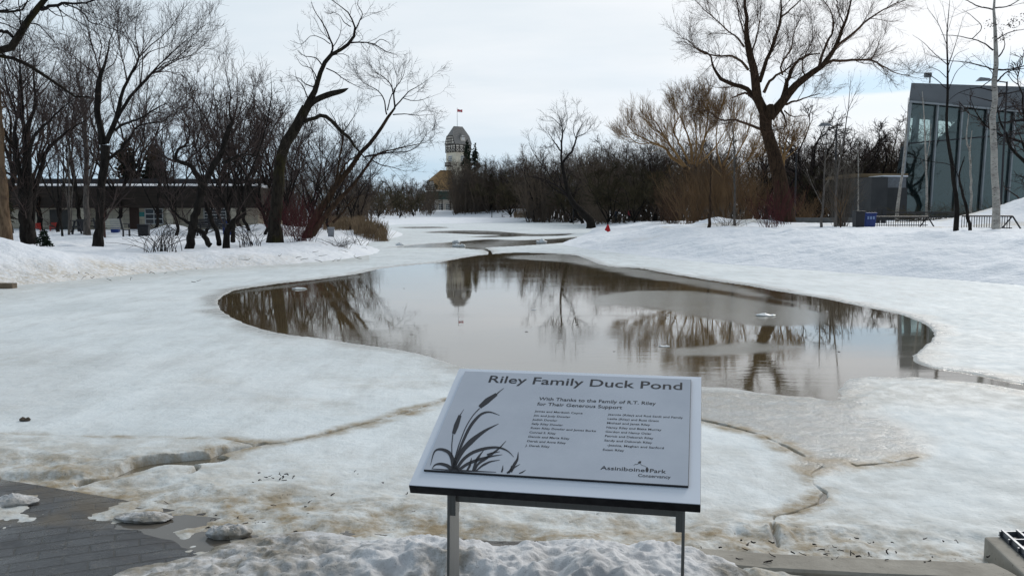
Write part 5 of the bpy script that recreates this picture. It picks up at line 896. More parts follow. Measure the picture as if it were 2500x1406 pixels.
# the dark wood across the pond reads as one mass
def thicket(name, boxes, seed, mat):
    rng = np.random.RandomState(seed); T = Tubes()
    for px0, px1, D0, D1, ytop0, ytop1, n, thick in boxes:
        f = rng.random(n); D = rng.uniform(D0, D1, n); px_ = px0 + (px1 - px0) * f; x = (px_ - CX) / F_PX * D; g = ground_z(x, D, False); top = CAM_H + (HORIZON - (ytop0 + (ytop1 - ytop0) * f)) * (0.5 * (D0 + D1)) / F_PX
        H_ = np.maximum((top - g) * rng.uniform(0.62, 1.12, n), 1.0); s = np.linspace(0, 1, 7); ln = rng.normal(size=(n, 2)) * 0.24
        P = np.stack([x[:, None] + ln[:, :1] * H_[:, None] * s, D[:, None] + ln[:, 1:] * H_[:, None] * s, g[:, None] - 0.3 + H_[:, None] * s], -1); P[:, 1:] += np.cumsum(rng.normal(size=(n, 6, 3)) * 0.12, 1)
        R = thick * rng.uniform(0.4, 1.3, n)[:, None] * np.linspace(1, 0.12, 7)[None]; T.add(P, R, 4)
        A, B, L = spawn(P, R, H_, rng, k=2.0, ln=(1.0, 3.2), ang=(25, 75), up=0.05, wig=0.22, n=5, rr=0.6, t0=0.1, rmin=thick * 0.17); T.add(A, B, 3)
        A, B, L = spawn(A, B, L, rng, k=1.9, ln=(0.6, 1.5), ang=(25, 65), up=0.03, wig=0.2, n=3, rmin=thick * 0.14); T.add(A, B, 3)
    return tag(T.build(name, mat), kind='stuff')
thicket('thicket', [(1108, 1300, 172, 200, 402, 400, 560, 0.085), (1290, 1480, 135, 165, 400, 372, 460, 0.075), (1440, 1720, 98, 125, 376, 350, 620, 0.055), (1700, 1960, 100, 125, 370, 400, 460, 0.055), (1930, 2230, 100, 125, 365, 345, 560, 0.055)], 301, WOOD_FAR)
thicket('thicket', [(560, 900, 62, 85, 420, 440, 420, 0.04), (860, 1060, 170, 215, 455, 455, 320, 0.08), (2180, 2700, 96, 115, 330, 300, 300, 0.05)], 302, WOOD_FAR)

# ================================================================ BUILDINGS
STUCCO = plain('stucco', (0.72, 0.66, 0.53), (0.62, 0.56, 0.45), 0.9, 0.5, 0.1)
CREAM = plain('cream_panel', (0.68, 0.62, 0.54), (0.58, 0.53, 0.46), 0.9, 0.8)
TIMBER = plain('dark_timber', (0.030, 0.020, 0.014), (0.018, 0.013, 0.010), 0.8, 2)
SHINGLE = plain('grey_shingle', (0.30, 0.285, 0.265), (0.19, 0.18, 0.17), 0.9, 2.2, 0.5, (1, 1, 3), bdist=0.05)
SHINGLE_O = plain('tan_shingle', (0.36, 0.225, 0.10), (0.25, 0.155, 0.075), 0.9, 0.9, 0.4, (1, 1, 3), bdist=0.05)
GREEN_A = plain('green_canvas', (0.010, 0.045, 0.036), (0.007, 0.030, 0.025), 0.8, 0.6)
WHITE_P = plain('white_paint', (0.70, 0.70, 0.68), (0.6, 0.6, 0.58), 0.5, 2)
GLASS_D = plain('dark_pane', (0.030, 0.035, 0.042), (0.02, 0.024, 0.03), 0.08, 1, spec=0.6)
FAR_D = 258.0
al = math.radians(36.6); eR = np.array([math.cos(al), math.sin(al), 0]); eL = np.array([-math.sin(al), math.cos(al), 0]); eZ = np.array([0, 0, 1.0])
zy = lambda y, D=FAR_D: at(CX, y, D)[2]
v7 = lambda X_, Y_: (900 + X_ / 4.395, 240 + Y_ / 4.395)
def timbered(S, o, u, w, z0, z1, out, nv, th=0.17, brace=True, mid=None):
    """beams of a half-timbered wall: o corner at z0, u along the wall, out away from it"""
    d = out * 0.09; H_ = z1 - z0
    for k in range(nv + 1): S.obox(o + u * (w * k / nv - th / 2 * (k > 0) - th / 2 * (k == nv)), u * th, d, eZ * H_)
    for z in [0, H_ - th] + ([mid * H_] if mid else []): S.obox(o + eZ * z - out * 0.002, u * w, d * 0.9, eZ * th)
    if brace:
        for k in range(nv):
            a = o + u * (w * k / nv); b = a + u * (w / nv)
            lo, hi = 0.0, (mid or 1.0) * H_
            for p, q in ((a + eZ * lo, b + eZ * hi), (b + eZ * lo, a + eZ * hi)):
                dv = q - p; n_ = np.cross(dv, out); n_ /= np.linalg.norm(n_); S.obox(p - n_ * th * 0.4, dv, out * 0.07, n_ * th * 0.8)
def block(t, org, C, su, sv, z0, z_eave, z_clip, z_ridge, ins, ov, wall, roof, zt0=None):
    """walls plus a half-hipped roof; gable end faces -eR, long slope faces -eL; C near corner"""
    S = Shape(); c0 = np.array([C[0], C[1], z0]); S.obox(c0, eR * su, eL * sv, eZ * (z_eave - z0 - 0.01)); S.build('wall', wall, t, org)
    pt = lambda a, b, z: np.array([C[0], C[1], 0]) + eR * a + eL * b + eZ * z
    fz = (z_clip - z_eave) / (z_ridge - z_eave); h = sv / 2; g = -ov + (h + ov) * fz
    V = [pt(-ov, -ov, z_eave), pt(su + ov, -ov, z_eave), pt(su + ov, sv + ov, z_eave), pt(-ov, sv + ov, z_eave), pt(-ov, g, z_clip), pt(-ov, sv - g, z_clip), pt(su + ov, g, z_clip), pt(su + ov, sv - g, z_clip), pt(ins, h, z_ridge), pt(su - ins, h, z_ridge)]
    S = Shape(); S.poly(V, [(0, 1, 6, 9, 8, 4), (2, 3, 5, 8, 9, 7), (4, 8, 5), (6, 7, 9), (0, 4, 5, 3), (1, 2, 7, 6), (0, 3, 2, 1)]); S.build('roof', roof, t, org)
    return pt, g
px_c, _ = v7(940, 0); Cx = (px_c - CX) / F_PX * 250.0; C = np.array([Cx, 250.0, 0]); s_ = 5.1
gb = gz(Cx, 250) - 0.3
t = thing('pavilion_tower', 'half timbered stucco tower with steep grey roof and flagpole, far across the pond', 'tower', (C[0], C[1], gb)); org = np.array(t.location)
Z = lambda Y_: at(CX, 240 + Y_ / 4.395, 252)[2]
pt, g = block(t, org, C, s_, s_, gb, Z(497), Z(403), Z(298), 1.0, 0.35, STUCCO, SHINGLE)
S = Shape(); zb, ze = Z(583), Z(500)
S.obox(pt(-0.14, -0.14, zb), eR * (s_ + 0.28), eL * (s_ + 0.28), eZ * (ze - zb)); S.build('upper_storey', CREAM, t, org)
S = Shape(); timbered(S, pt(-0.145, -0.14, zb), eL, s_ + 0.28, zb, ze, -eR, 4, mid=0.62); timbered(S, pt(-0.14, -0.145, zb), eR, s_ + 0.28, zb, ze, -eL, 4, mid=0.62)
S.build('timber_frame', TIMBER, t, org)
S = Shape(); gp_ = [pt(-0.36, 0.02, Z(494)), pt(-0.36, s_ - 0.02, Z(494)), pt(-0.36, s_ - g - 0.1, Z(407)), pt(-0.36, g + 0.1, Z(407))]; S.prism(gp_, -eR * 0.04); S.build('gable_panel', CREAM, t, org)
S = Shape()
for f in (0.30, 0.43, 0.57, 0.70): S.obox(pt(-0.405, s_ * f - 0.09, Z(494)), eL * 0.18, -eR * 0.07, eZ * (Z(405) - Z(494)))
for y_ in (494, 468, 440, 410): k = (494 - y_) / 90 * 1.15; S.obox(pt(-0.404, 0.02 + k * 0.9, Z(y_)), eL * (s_ - 0.04 - 1.8 * k), -eR * 0.065, eZ * 0.2)
for a, b in (((0.0, 494), (g, 405)), ((s_, 494), (s_ - g, 405))): p, q = pt(-0.404, a[0], Z(a[1])), pt(-0.404, b[0], Z(b[1])); n_ = np.cross(q - p, eR); n_ /= np.linalg.norm(n_); S.obox(p - n_ * 0.1, q - p, -eR * 0.06, n_ * 0.2)
S.build('gable_timber', TIMBER, t, org)
def window(t, org, o, u, out, w, h, nx, ny, frame=WHITE_P, th=0.07, name='window', pane_mat=None):
    S = Shape()
    for k in range(nx + 1): S.obox(o + u * ((w - th) * k / nx), u * th, out * 0.05, eZ * h)
    for k in range(ny + 1): S.obox(o + eZ * ((h - th) * k / ny) - out * 0.003, u * w, out * 0.05, eZ * th)
    f = S.build(name, frame, t, org); S = Shape(); S.obox(o + out * 0.004, u * w, out * 0.012, eZ * h); S.build('pane', pane_mat or GLASS_D, f, org); return f
for o, u, out in ((pt(0, 2.0, Z(680)), eL, -eR), (pt(1.75, 0, Z(680)), eR, -eL)):
    window(t, org, o + out * 0.002, u, out, 1.9, Z(617) - Z(680), 4, 3, th=0.13)
    S = Shape(); b0 = o - u * 0.5 + eZ * (Z(729) - Z(680)); S.obox(b0, u * 2.9, out * 0.8, eZ * (Z(687) - Z(729))); bx = S.build('balcony', CREAM, t, org); S = Shape(); timbered(S, b0 + out * 0.803, u, 2.9, 0, Z(687) - Z(729), out, 5, 0.16, False); S.obox(b0 - u * 0.05 - eZ * 0.16, u * 3.0, out * 0.95, eZ * 0.15); S.build('balcony_timber', TIMBER, bx, org)
dm = pt(1.9, 0.15, Z(460)); S = Shape(); S.obox(dm, eR * 1.5, eL * 2.0, eZ * (Z(420) - Z(460))); dw = S.build('dormer', CREAM, t, org); S = Shape(); a_ = dm + eZ * (Z(420) - Z(460)); hh = Z(376) - Z(420)
S.poly([a_ - eR * .2 - eL * .2, a_ + eR * 1.7 - eL * .2, a_ + eR * 1.7 + eL * 2.2, a_ - eR * .2 + eL * 2.2, a_ + eR * .75 + eL * .5 + eZ * hh, a_ + eR * .75 + eL * 2.2 + eZ * hh], [(0, 1, 4), (1, 2, 5, 4), (3, 0, 4, 5), (2, 3, 5), (0, 3, 2, 1)]); S.build('dormer_roof', SHINGLE, dw, org)
S = Shape(); S.obox(dm + eR * 0.3 - eL * 0.03 + eZ * 0.3, eR * 0.9, -eL * 0.03, eZ * 1.2); S.build('dormer_window', WHITE_P, dw, org)
fp = pt(s_ / 2 - 0.3, s_ / 2, Z(300)); S = Shape(); ftop = Z(105); S.bar(fp, (fp[0], fp[1], ftop), 0.09, 8, 0.05); S.bar((fp[0], fp[1], ftop), (fp[0], fp[1], ftop + 0.15), 0.12, 8); S.build('flagpole', WHITE_P, t, org)
# the flag: red, white, red with a red leaf
RED = plain('flag_red', (0.62, 0.03, 0.035), (0.5, 0.02, 0.03), 0.8, 4); FW = plain('flag_white', (0.78, 0.78, 0.80), (0.7, 0.7, 0.72), 0.8, 4)
ft = thing('flag', 'red and white maple leaf flag flying from the pole on the tower', 'flag', (fp[0], fp[1], ftop - 0.6)); fo = np.array(ft.location)
def cloth(x0, x1, y0, y1, off=0.0, n=8):
    S = Shape(); X_ = np.linspace(x0, x1, n)
    P = [(fp[0] + 0.07 + q, fp[1] + 0.22 * math.sin(q * 3.4) * q + off, ftop - 0.22 - z_ - 0.10 * q + 0.05 * math.sin(q * 5)) for q in X_ for z_ in (y0, y1)]
    S.poly(P + [(a, b + 0.012, c) for a, b, c in P], [(2 * i, 2 * i + 2, 2 * i + 3, 2 * i + 1) for i in range(n - 1)] + [(2 * n + 2 * i, 2 * n + 2 * i + 1, 2 * n + 2 * i + 3, 2 * n + 2 * i + 2) for i in range(n - 1)] + [(2 * i, 2 * n + 2 * i, 2 * n + 2 * i + 2, 2 * i + 2) for i in range(n - 1)]); return S
FWD, FHT = 1.45, 0.80
cloth(0, FWD * .25, 0, FHT).build('hoist_band', RED, ft, fo); cloth(FWD * .25, FWD * .75, 0, FHT).build('white_field', FW, ft, fo); cloth(FWD * .75, FWD, 0, FHT).build('fly_band', RED, ft, fo)
lf = [(0, .40), (.07, .27), (.16, .31), (.13, .12), (.24, .20), (.27, .13), (.40, .14), (.34, .02), (.40, -.03), (.18, -.20), (.19, -.27), (.02, -.24), (.02, -.42), (-.02, -.42), (-.02, -.24), (-.19, -.27), (-.18, -.20), (-.40, -.03), (-.34, .02), (-.40, .14), (-.27, .13), (-.24, .20), (-.13, .12), (-.16, .31), (-.07, .27)]
S = Shape(); qx = FWD * .5; S.prism([(fp[0] + 0.07 + qx + a * 0.9, fp[1] + 0.22 * math.sin((qx + a * .9) * 3.4) * (qx + a * .9) - 0.02, ftop - 0.22 - FHT / 2 + b * 0.9 - 0.10 * qx) for a, b in lf], (0, 0.006, 0)); S.build('maple_leaf', RED, ft, fo)
# the hall beside the tower
Cm = np.array([(v7(735, 0)[0] - CX) / F_PX * 246.0, 246.0, 0]); gb = gz(Cm[0], 246) - 0.3
t = thing('pavilion_hall', 'half timbered hall with tan roof and green awning beside the tower', 'building', (Cm[0], Cm[1], gb)); org = np.array(t.location); Z = lambda Y_: at(CX, 240 + Y_ / 4.395, 248)[2]
W_h = 5.4; pt, g = block(t, org, Cm, 16.0, W_h, gb, Z(985), Z(885), Z(768), 3.0, 0.4, CREAM, SHINGLE_O)
S = Shape(); S.prism([pt(-0.42, -0.2, Z(990)), pt(-0.42, W_h + 0.2, Z(990)), pt(-0.42, W_h - g - 0.1, Z(890)), pt(-0.42, g + 0.1, Z(890))], -eR * 0.04); S.build('gable_panel', CREAM, t, org)
S = Shape()
for f in (0.12, 0.24, 0.36, 0.5, 0.64, 0.76, 0.88): S.obox(pt(-0.465, W_h * f - 0.1, Z(990)), eL * 0.2, -eR * 0.07, eZ * ((Z(888) - Z(990)) * (0.62 if f in (0.12, 0.88) else 1.0)))
for y_ in (990, 965, 940, 895): k = (990 - y_) / 100 * 1.3; S.obox(pt(-0.464, -0.2 + k, Z(y_)), eL * (W_h + 0.4 - 2 * k), -eR * 0.065, eZ * 0.22)
for a, b in ((0, .24), (.24, 0), (.76, 1), (1, .76), (.36, .5), (.64, .5)): p, q = pt(-0.464, W_h * a, Z(985)), pt(-0.464, W_h * b, Z(942)); n_ = np.cross(q - p, eR); n_ /= np.linalg.norm(n_); S.obox(p - n_ * .08, q - p, -eR * .06, n_ * .16)
S.build('gable_timber', TIMBER, t, org)
S = Shape(); za, zb2 = Z(1000), Z(1085)
P = [pt(-0.02, -0.02, za), pt(-0.02, W_h, za), pt(-3.0, W_h + 0.5, zb2), pt(-3.0, -3.0, zb2), pt(15, -3.0, zb2), pt(15, -0.02, za)]
S.poly(P + [p - eZ * 0.12 for p in P], [(0, 1, 2, 3), (0, 3, 4, 5), (7, 6, 9, 8), (6, 11, 10, 9), (2, 8, 9, 3), (3, 9, 10, 4), (1, 7, 8, 2), (4, 10, 11, 5)]); S.build('awning', GREEN_A, t, org)
S = Shape()
for a, b in [(-2.8, k) for k in (0.2, 2.5, 4.9)] + [(k, -2.8) for k in (-2.8, 0, 2.8, 5.6, 8.4, 11.2)]: S.obox(pt(a, b, gb), eR * 0.2, eL * 0.2, eZ * (zb2 - gb - 0.02))
S.build('veranda_posts', TIMBER, t, org)['kind'] = 'stuff'
for k in range(6): window(t, org, pt(0.6 + 2.4 * k, -0.004, gb + 0.5), eR, -eL, 1.6, 2.3, 3, 4, th=0.13, name='glazed_door')
for k in range(2): window(t, org, pt(-0.004, 0.6 + 2.4 * k, gb + 0.5), eL, -eR, 1.6, 2.3, 3, 4, th=0.13, name='glazed_door')

# ---- long low building behind the left bank
BROWN_F = plain('brown_boards', (0.040, 0.027, 0.019), (0.022, 0.016, 0.012), 0.8, 1.5, 0.2, (0.2, 1, 6))
BEIGE_W = Mat('beige_block'); _b = BEIGE_W.n('ShaderNodeTexBrick'); _mp = BEIGE_W.n('ShaderNodeMapping'); _mp.inputs['Rotation'].default_value = (math.radians(90), 0, 0); BEIGE_W.nt.links.new(BEIGE_W.tc.outputs['Object'], _mp.inputs[0]); BEIGE_W.nt.links.new(_mp.outputs[0], _b.inputs['Vector'])
_b.inputs['Scale'].default_value = 1; _b.inputs['Brick Width'].default_value = 0.8; _b.inputs['Row Height'].default_value = 0.3; _b.inputs['Mortar Size'].default_value = 0.012; _b.inputs['Color1'].default_value = (.62, .55, .43, 1); _b.inputs['Color2'].default_value = (.56, .50, .39, 1); _b.inputs['Mortar'].default_value = (.28, .25, .2, 1); BEIGE_W.set(color=_b.outputs['Color'], rough=0.9); BEIGE_W = BEIGE_W.m
ROOF_D = plain('roof_edge', (0.045, 0.045, 0.05), (0.03, 0.03, 0.034), 0.7, 2)
DB = 60.0; gb = 0.25; bx = lambda px: (px - CX) / F_PX * DB; bz = lambda y: at(CX, y, DB)[2]
t = thing('low_building', 'long flat roofed building with brown fascia and snow on its roof behind the left trees', 'building', (bx(250), DB, gb)); org = np.array(t.location); x0, x1 = bx(-420), bx(640)
S = Shape(); S.box((x0, DB, bz(508)), (x1, DB + 9, bz(458))); S.build('fascia', BROWN_F, t, org, 0.02)
S = Shape(); S.box((x0, DB - 0.06, bz(458) + .003), (x1, DB + 0.2, bz(454))); S.build('drip_edge', ROOF_D, t, org)
S = Shape(); S.prism([(x0 + .1, DB + .22, bz(457)), (x0 + .1, DB + 3.9, bz(444)), (x0 + .1, DB + 3.9, bz(458) - .02), (x0 + .1, DB + .22, bz(458) - .02)], (x1 - x0 - .2, 0, 0)); S.build('roof_snow', SNOW, t, org, 0.03)
S = Shape(); S.box((x0, DB + 4, bz(448) - .1), (x1, DB + 8, bz(431))); S.build('clerestory', ROOF_D, t, org)
DW = DB + 0.9; wx = lambda px: (px - CX) / F_PX * DW; wz = lambda y: at(CX, y, DW)[2]
S = Shape(); S.box((x0 + 0.5, DW, gb - 0.3), (x1 - 0.5, DW + 6.5, bz(508) - 0.002)); S.build('wall', BEIGE_W, t, org)
DOOR_M = plain('door_brown', (0.075, 0.040, 0.028), None, 0.6, 3)
for a, b, y0, m_ in ((248, 264, 508, DOOR_M), (320, 343, 506, DOOR_M), (126, 175, 512, plain('shutter_grey', (0.09, 0.085, 0.08), None, 0.7))):
    S = Shape(); S.box((wx(a), DW - 0.05, gb), (wx(b), DW - 0.002, wz(y0))); S.build('door', m_, t, org)
for a, b, y0, y1, nx, ny in ((357, 402, 548, 509, 2, 3), (500, 556, 548, 488, 3, 5)): window(t, org, np.array([wx(a), DW - 0.002, wz(y1 if y1 > y0 else y0)]), np.array([1.0, 0, 0]), np.array([0, -1.0, 0]), wx(b) - wx(a), min(wz(min(y0, y1)), bz(508) - 0.01) - wz(max(y0, y1)), nx, ny)
S = Shape(); S.box((wx(344), DW - 0.04, wz(529)), (wx(356), DW - 0.002, wz(518))); S.build('notice_plate', plain('teal_plate', (0.05, 0.30, 0.28), None, 0.5), t, org)
S = Shape()
for px in (210, 420, 480, 575): S.box((wx(px), DB + 0.1, gb - .3), (wx(px) + 0.45, DB + 0.5, bz(508) - .002))
S.build('piers', BEIGE_W, t, org)['kind'] = 'stuff'

# ---- glass building on the right
CLAD = plain('grey_cladding', (0.185, 0.195, 0.205), (0.16, 0.168, 0.178), 0.5, 0.3, spec=0.35); ALU = plain('pale_mullion', (0.36, 0.38, 0.39), (0.30, 0.32, 0.33), 0.5, 1); CONC2 = plain('grey_blockwork', (0.060, 0.060, 0.060), (0.045, 0.045, 0.046), 0.85, 0.8, 0.2)
GL = Mat('tinted_glass'); nt = GL.nt; tr = GL.n('ShaderNodeBsdfTransparent'); tr.inputs[0].default_value = (0.66, 0.76, 0.76, 1); gl = GL.n('ShaderNodeBsdfGlossy'); gl.inputs['Roughness'].default_value = 0.03; gl.inputs['Color'].default_value = (0.78, 0.86, 0.85, 1)
fr_ = GL.n('ShaderNodeFresnel'); fr_.inputs['IOR'].default_value = 1.9; mx = GL.n('ShaderNodeMixShader'); nt.links.new(GL.math('MAXIMUM', fr_.outputs[0], 0.13), mx.inputs[0]); nt.links.new(tr.outputs[0], mx.inputs[1]); nt.links.new(gl.outputs[0], mx.inputs[2]); nt.links.new(mx.outputs[0], GL.out.inputs[0]); GL = GL.m
INT_D = plain('dark_interior', (0.20, 0.225, 0.23), (0.14, 0.158, 0.163), 0.6, 0.2)
D0 = 85.0; G = lambda px, py, dD=0.0: at(px, py, D0 + dD)
t = thing('glass_building', 'modern grey building with tall slanted glass wall at the right', 'building', (*G(2190, 500)[:2], gz(*G(2190, 500)[:2]))); org = np.array(t.location); bk = np.array([0.475, 1.0, 0]) * 16
topl = lambda px: 203 + (px - 2225) * 0.034; fbl = lambda px: 246 + (px - 2219) * 0.088; XR = 2900
S = Shape(); q = [G(2225, 203), G(XR, topl(XR)), G(XR, fbl(XR)), G(2219, 246)]; S.prism(q, bk); S.build('fascia', CLAD, t, org)
S = Shape(); q = [G(2219, 246.6), G(XR, fbl(XR) + .6), G(XR, fbl(XR) + 5), G(2218.6, 251)]; S.prism([p - np.array([0, 0.25, 0]) for p in q], (0, 0.24, 0)); S.build('head_trim', ALU, t, org)
S = Shape(); S.prism([G(2219, 246.6), G(2227, 251), G(2199, 520), G(2189, 520)], bk * 0.03); S.build('edge_frame', ALU, t, org)
xt = [2227, 2291, 2351, 2414, 2480, 2548, 2618, 2690, 2764, 2840]; xb = [2199, 2272.5, 2333, 2395, 2461, 2528, 2597, 2668, 2741, 2816]; tv = lambda px: 353 - (px - 2215) * 0.088
for i in range(9):
    S = Shape(); a = np.array([0, 0.35, 0]); n_ = [G(xt[i], fbl(xt[i]) + 4), G(xt[i + 1], fbl(xt[i + 1]) + 4), G(xb[i + 1], 520), G(xb[i], 520)]; S.prism([p + a for p in n_], (0.0, 0.03, 0)); S.build('glass_panel', GL, t, org)
    if i:
        S = Shape(); p, q = G(xt[i], fbl(xt[i]) + 4), G(xb[i], 515); S.obox(p - np.array([0.07, 0.02, 0]), q - p, (0.14, 0, 0), (0, 0.3, 0)); S.build('mullion', ALU, t, org)
S = Shape(); p, q = G(2216, 352), G(XR, tv(XR)); S.obox(p + np.array([0, 0.12, 0]), q - p, (0, 0.2, 0), (0, 0, 0.12)); S.build('transom', ROOF_D, t, org)
S = Shape(); kB = 13.0; Gb = lambda px, py: at(px, py, D0 + kB)
S.prism([Gb(2200, 358), Gb(2262, 352), Gb(2296, 334), Gb(2344, 286), Gb(2330, 268), Gb(2330, 225), Gb(2890, 255), Gb(2890, 510), Gb(2175, 510)], (0.2, 0.4, 0)); S.build('inner_wall', INT_D, t, org)
S = Shape(); S.prism([Gb(2272, 250), Gb(2283, 251), Gb(2280, 350), Gb(2269, 352)], (0.2, -0.5, 0)); S.prism([Gb(2232, 250), Gb(2240, 250), Gb(2230, 356), Gb(2222, 358)], (0.2, -0.5, 0)); S.build('inner_column', CLAD, t, org)
S = Shape(); S.prism([G(2214, 354) + [0.3, 0.7, 0], G(2880, 300) + [0, 0.7, 0], G(2880, 312) + [0, .7, 0], G(2213, 360) + [0.3, .7, 0]], bk * 0.72); S.build('floor_slab', INT_D, t, org)
S = Shape(); S.prism([G(2203, 478) + [0.2, 0.9, 0], G(2880, 478) + [0, .9, 0], G(2880, 530) + [0, .9, 0], G(2196, 530) + [0.2, .9, 0]], bk * 0.7); S.build('ground_plinth', INT_D, t, org)
rl = thing('roof_light', 'boxy lamp standing on the roof edge of the glass building', 'lamp', G(2270, 203, 3)); o_ = np.array(rl.location); S = Shape(); S.bar(o_, o_ + [0, 0, 0.75], 0.07); S.build('post', ROOF_D, rl, o_); S = Shape(); S.box(o_ + [-0.55, -0.2, 0.55], o_ + [0.1, 0.2, 1.0]); S.build('lamp_head', CLAD, rl, o_, 0.03)
D1 = 78.0; t = thing('block_annex', 'low grey concrete block annex with snow on top beside the glass building', 'building', (*at(2170, 500, D1)[:2], 0.8)); org = np.array(t.location); p = at(2128, 440, D1); q = at(2210, 505, D1)
S = Shape(); S.box((p[0], D1, 0.6), (at(2168, 440, D1)[0], D1 + 5, at(2168, 432, D1)[2])); S.build('wall', CONC2, t, org); S = Shape(); S.box((at(2168, 440, D1)[0] + .003, D1 + 1.0, 0.6), (q[0] + 0.6, D1 + 6, at(2168, 458, D1)[2])); S.build('side_wall', CONC2, t, org)
S = Shape(); S.box((at(2168, 440, D1)[0] + .1, D1 + 1.1, at(2168, 458, D1)[2] - .02), (q[0] + 0.5, D1 + 5.9, at(2168, 431, D1)[2])); S.build('grey_panel', plain('pale_grey_panel', (0.20, 0.21, 0.225), None, 0.6), t, org); S = Shape(); S.box((at(2166, 440, D1)[0], D1 + 0.9, at(2168, 431, D1)[2] + .003), (q[0] + 0.6, D1 + 6, at(2168, 427.5, D1)[2])); S.build('roof_snow', SNOW, t, org, 0.1)
D2 = 83.0; t = thing('flat_roof_shed', 'brown shed with flat tan edged roof behind the grey annex', 'building', (*at(2130, 500, D2)[:2], 0.8)); org = np.array(t.location)
S = Shape(); S.box((at(2085, 500, D2)[0], D2, 0.6), (at(2200, 500, D2)[0], D2 + 6, at(2100, 434, D2)[2])); S.build('wall', plain('brown_siding', (0.06, 0.045, 0.035), (0.04, 0.03, 0.025), 0.8, 2), t, org); S = Shape(); S.box((at(2078, 500, D2)[0], D2 - .8, at(2100, 434, D2)[2] + .003), (at(2205, 500, D2)[0], D2 + 7, at(2100, 425, D2)[2])); S.build('roof', plain('tan_fascia', (0.24, 0.17, 0.09), (0.19, 0.13, 0.07), 0.7, 1), t, org)

# ================================================================ SMALL THINGS
BLACK_M = plain('black_metal', (0.014, 0.014, 0.017), (0.02, 0.02, 0.024), 0.5, 10); BLUE_P = plain('blue_plastic', (0.010, 0.030, 0.16), (0.015, 0.045, 0.21), 0.45, 3); BENCH_W = plain('bench_slat', (0.50, 0.48, 0.40), (0.42, 0.40, 0.33), 0.6, 4); WOOD_B = plain('brown_wood', (0.085, 0.055, 0.035), (0.05, 0.035, 0.024), 0.8, 5, 0.3); WOOD_W = plain('weathered_timber', (0.20, 0.155, 0.11), (0.12, 0.095, 0.07), 0.9, 7, 0.4, (0.3, 1, 1)); GREY_B = plain('grey_box', (0.24, 0.25, 0.27), None, 0.5); RED_C = plain('red_cloth', (0.50, 0.008, 0.012), (0.38, 0.006, 0.01), 0.75, 3, 0.2); RED_P = plain('red_plastic', (0.45, 0.025, 0.012), None, 0.5, 3)
def loc(px, D): x = (px - CX) / F_PX * D; return np.array([x, D, gz(x, D)])
def bench(px, D, label, rz, slat, w=1.5):
    t = thing('park_bench', label, 'bench', loc(px, D), 'benches on the left bank', rz); o = (0, 0, 0)
    S = Shape(); [S.box((-w / 2, -0.22 + 0.11 * k, 0.43), (w / 2, -0.13 + 0.11 * k, 0.46)) for k in range(4)]; S.build('seat', slat, t, o)
    S = Shape(); [S.box((-w / 2, 0.22 + 0.03 * k, 0.50 + 0.085 * k), (w / 2, 0.245 + 0.03 * k, 0.57 + 0.085 * k)) for k in range(5)]; S.build('backrest', slat, t, o)
    for sx in (-1, 1):
        S = Shape(); x = sx * (w / 2 - 0.04); S.box((x - .03, -.25, -.15), (x + .03, -.19, .64)); S.box((x - .03, .20, -.15), (x + .03, .26, .43)); S.box((x - .031, -.25, .64), (x + .031, .30, .68)); S.box((x - .0295, -.19, .38), (x + .0295, .20, .425)); S.obox((x - .03, .25, .43), (.06, 0, 0), (0, .05, 0), (0, .16, .52)); S.build('side_frame', BLACK_M, t, o)
bench(278, 41, 'pale slatted park bench with dark frame right of the dark elm', math.radians(168), BENCH_W); bench(522, 43, 'dark slatted park bench behind the crab apple trunk', math.radians(180), BLACK_M)
def bin_(px, D, label, mat, w, h, name='litter_bin', cat='bin', lid=None):
    t = thing(name, label, cat, loc(px, D), None, 0.2); S = Shape(); k = w / 2
    S.poly([(-k * .85, -k * .85, -.1), (k * .85, -k * .85, -.1), (k * .85, k * .85, -.1), (-k * .85, k * .85, -.1), (-k, -k, h), (k, -k, h), (k, k, h), (-k, k, h)], [(0, 3, 2, 1), (4, 5, 6, 7), (0, 1, 5, 4), (1, 2, 6, 5), (2, 3, 7, 6), (3, 0, 4, 7)]); S.build('body', mat, t, (0, 0, 0), 0.02)
    S = Shape(); S.box((-k * 1.06, -k * 1.06, h + .003), (k * 1.06, k * 1.06, h + .07)); S.build('lid', lid or mat, t, (0, 0, 0), 0.02); return t
bin_(353, 43, 'square black litter bin standing in the snow before the low building', BLACK_M, 0.52, 0.52); bin_(284, 52, 'blue recycling bin behind the pale bench', BLUE_P, 0.5, 0.75, 'recycling_bin'); bin_(557, 47, 'blue recycling bin between the clump stems', BLUE_P, 0.5, 0.75, 'recycling_bin'); bin_(203, 53, 'dark bin beside the grey barked tree', BLACK_M, 0.5, 0.7)
bin_(809, 44, 'small grey utility box behind the willow clump', GREY_B, 0.34, 0.40, 'utility_box', 'utility box', plain('box_lid', (0.33, 0.34, 0.36), None, 0.5))
bin_(1308, 165, 'dark blue box on the snow beside the street lamp', BLUE_P, 1.3, 0.9, 'storage_box', 'box')
t = bin_(2093, 42, 'tall black box standing beside the blue news box', BLACK_M, 0.46, 0.72, 'black_box', 'box'); t.rotation_euler.z = 0.1
t = bin_(2115, 43.0, 'blue news box with pale lettering by the railing', BLUE_P, 0.62, 0.62, 'news_box', 'news box'); S = Shape()
for k in range(3): S.box((-.22 + .15 * k, -.326, .36), (-.12 + .15 * k, -.318, .50))
S.build('pale_marks', plain('pale_mark', (0.25, 0.35, 0.6), None, 0.5), t, (0, 0, 0))['kind'] = 'stuff'
t = thing('picnic_table', 'dark picnic table half hidden behind the dark elm', 'table', loc(218, 47), None, 0.1); S = Shape(); S.box((-.9, -.35, .70), (.9, .35, .75)); S.build('tabletop', BLACK_M, t, (0, 0, 0))
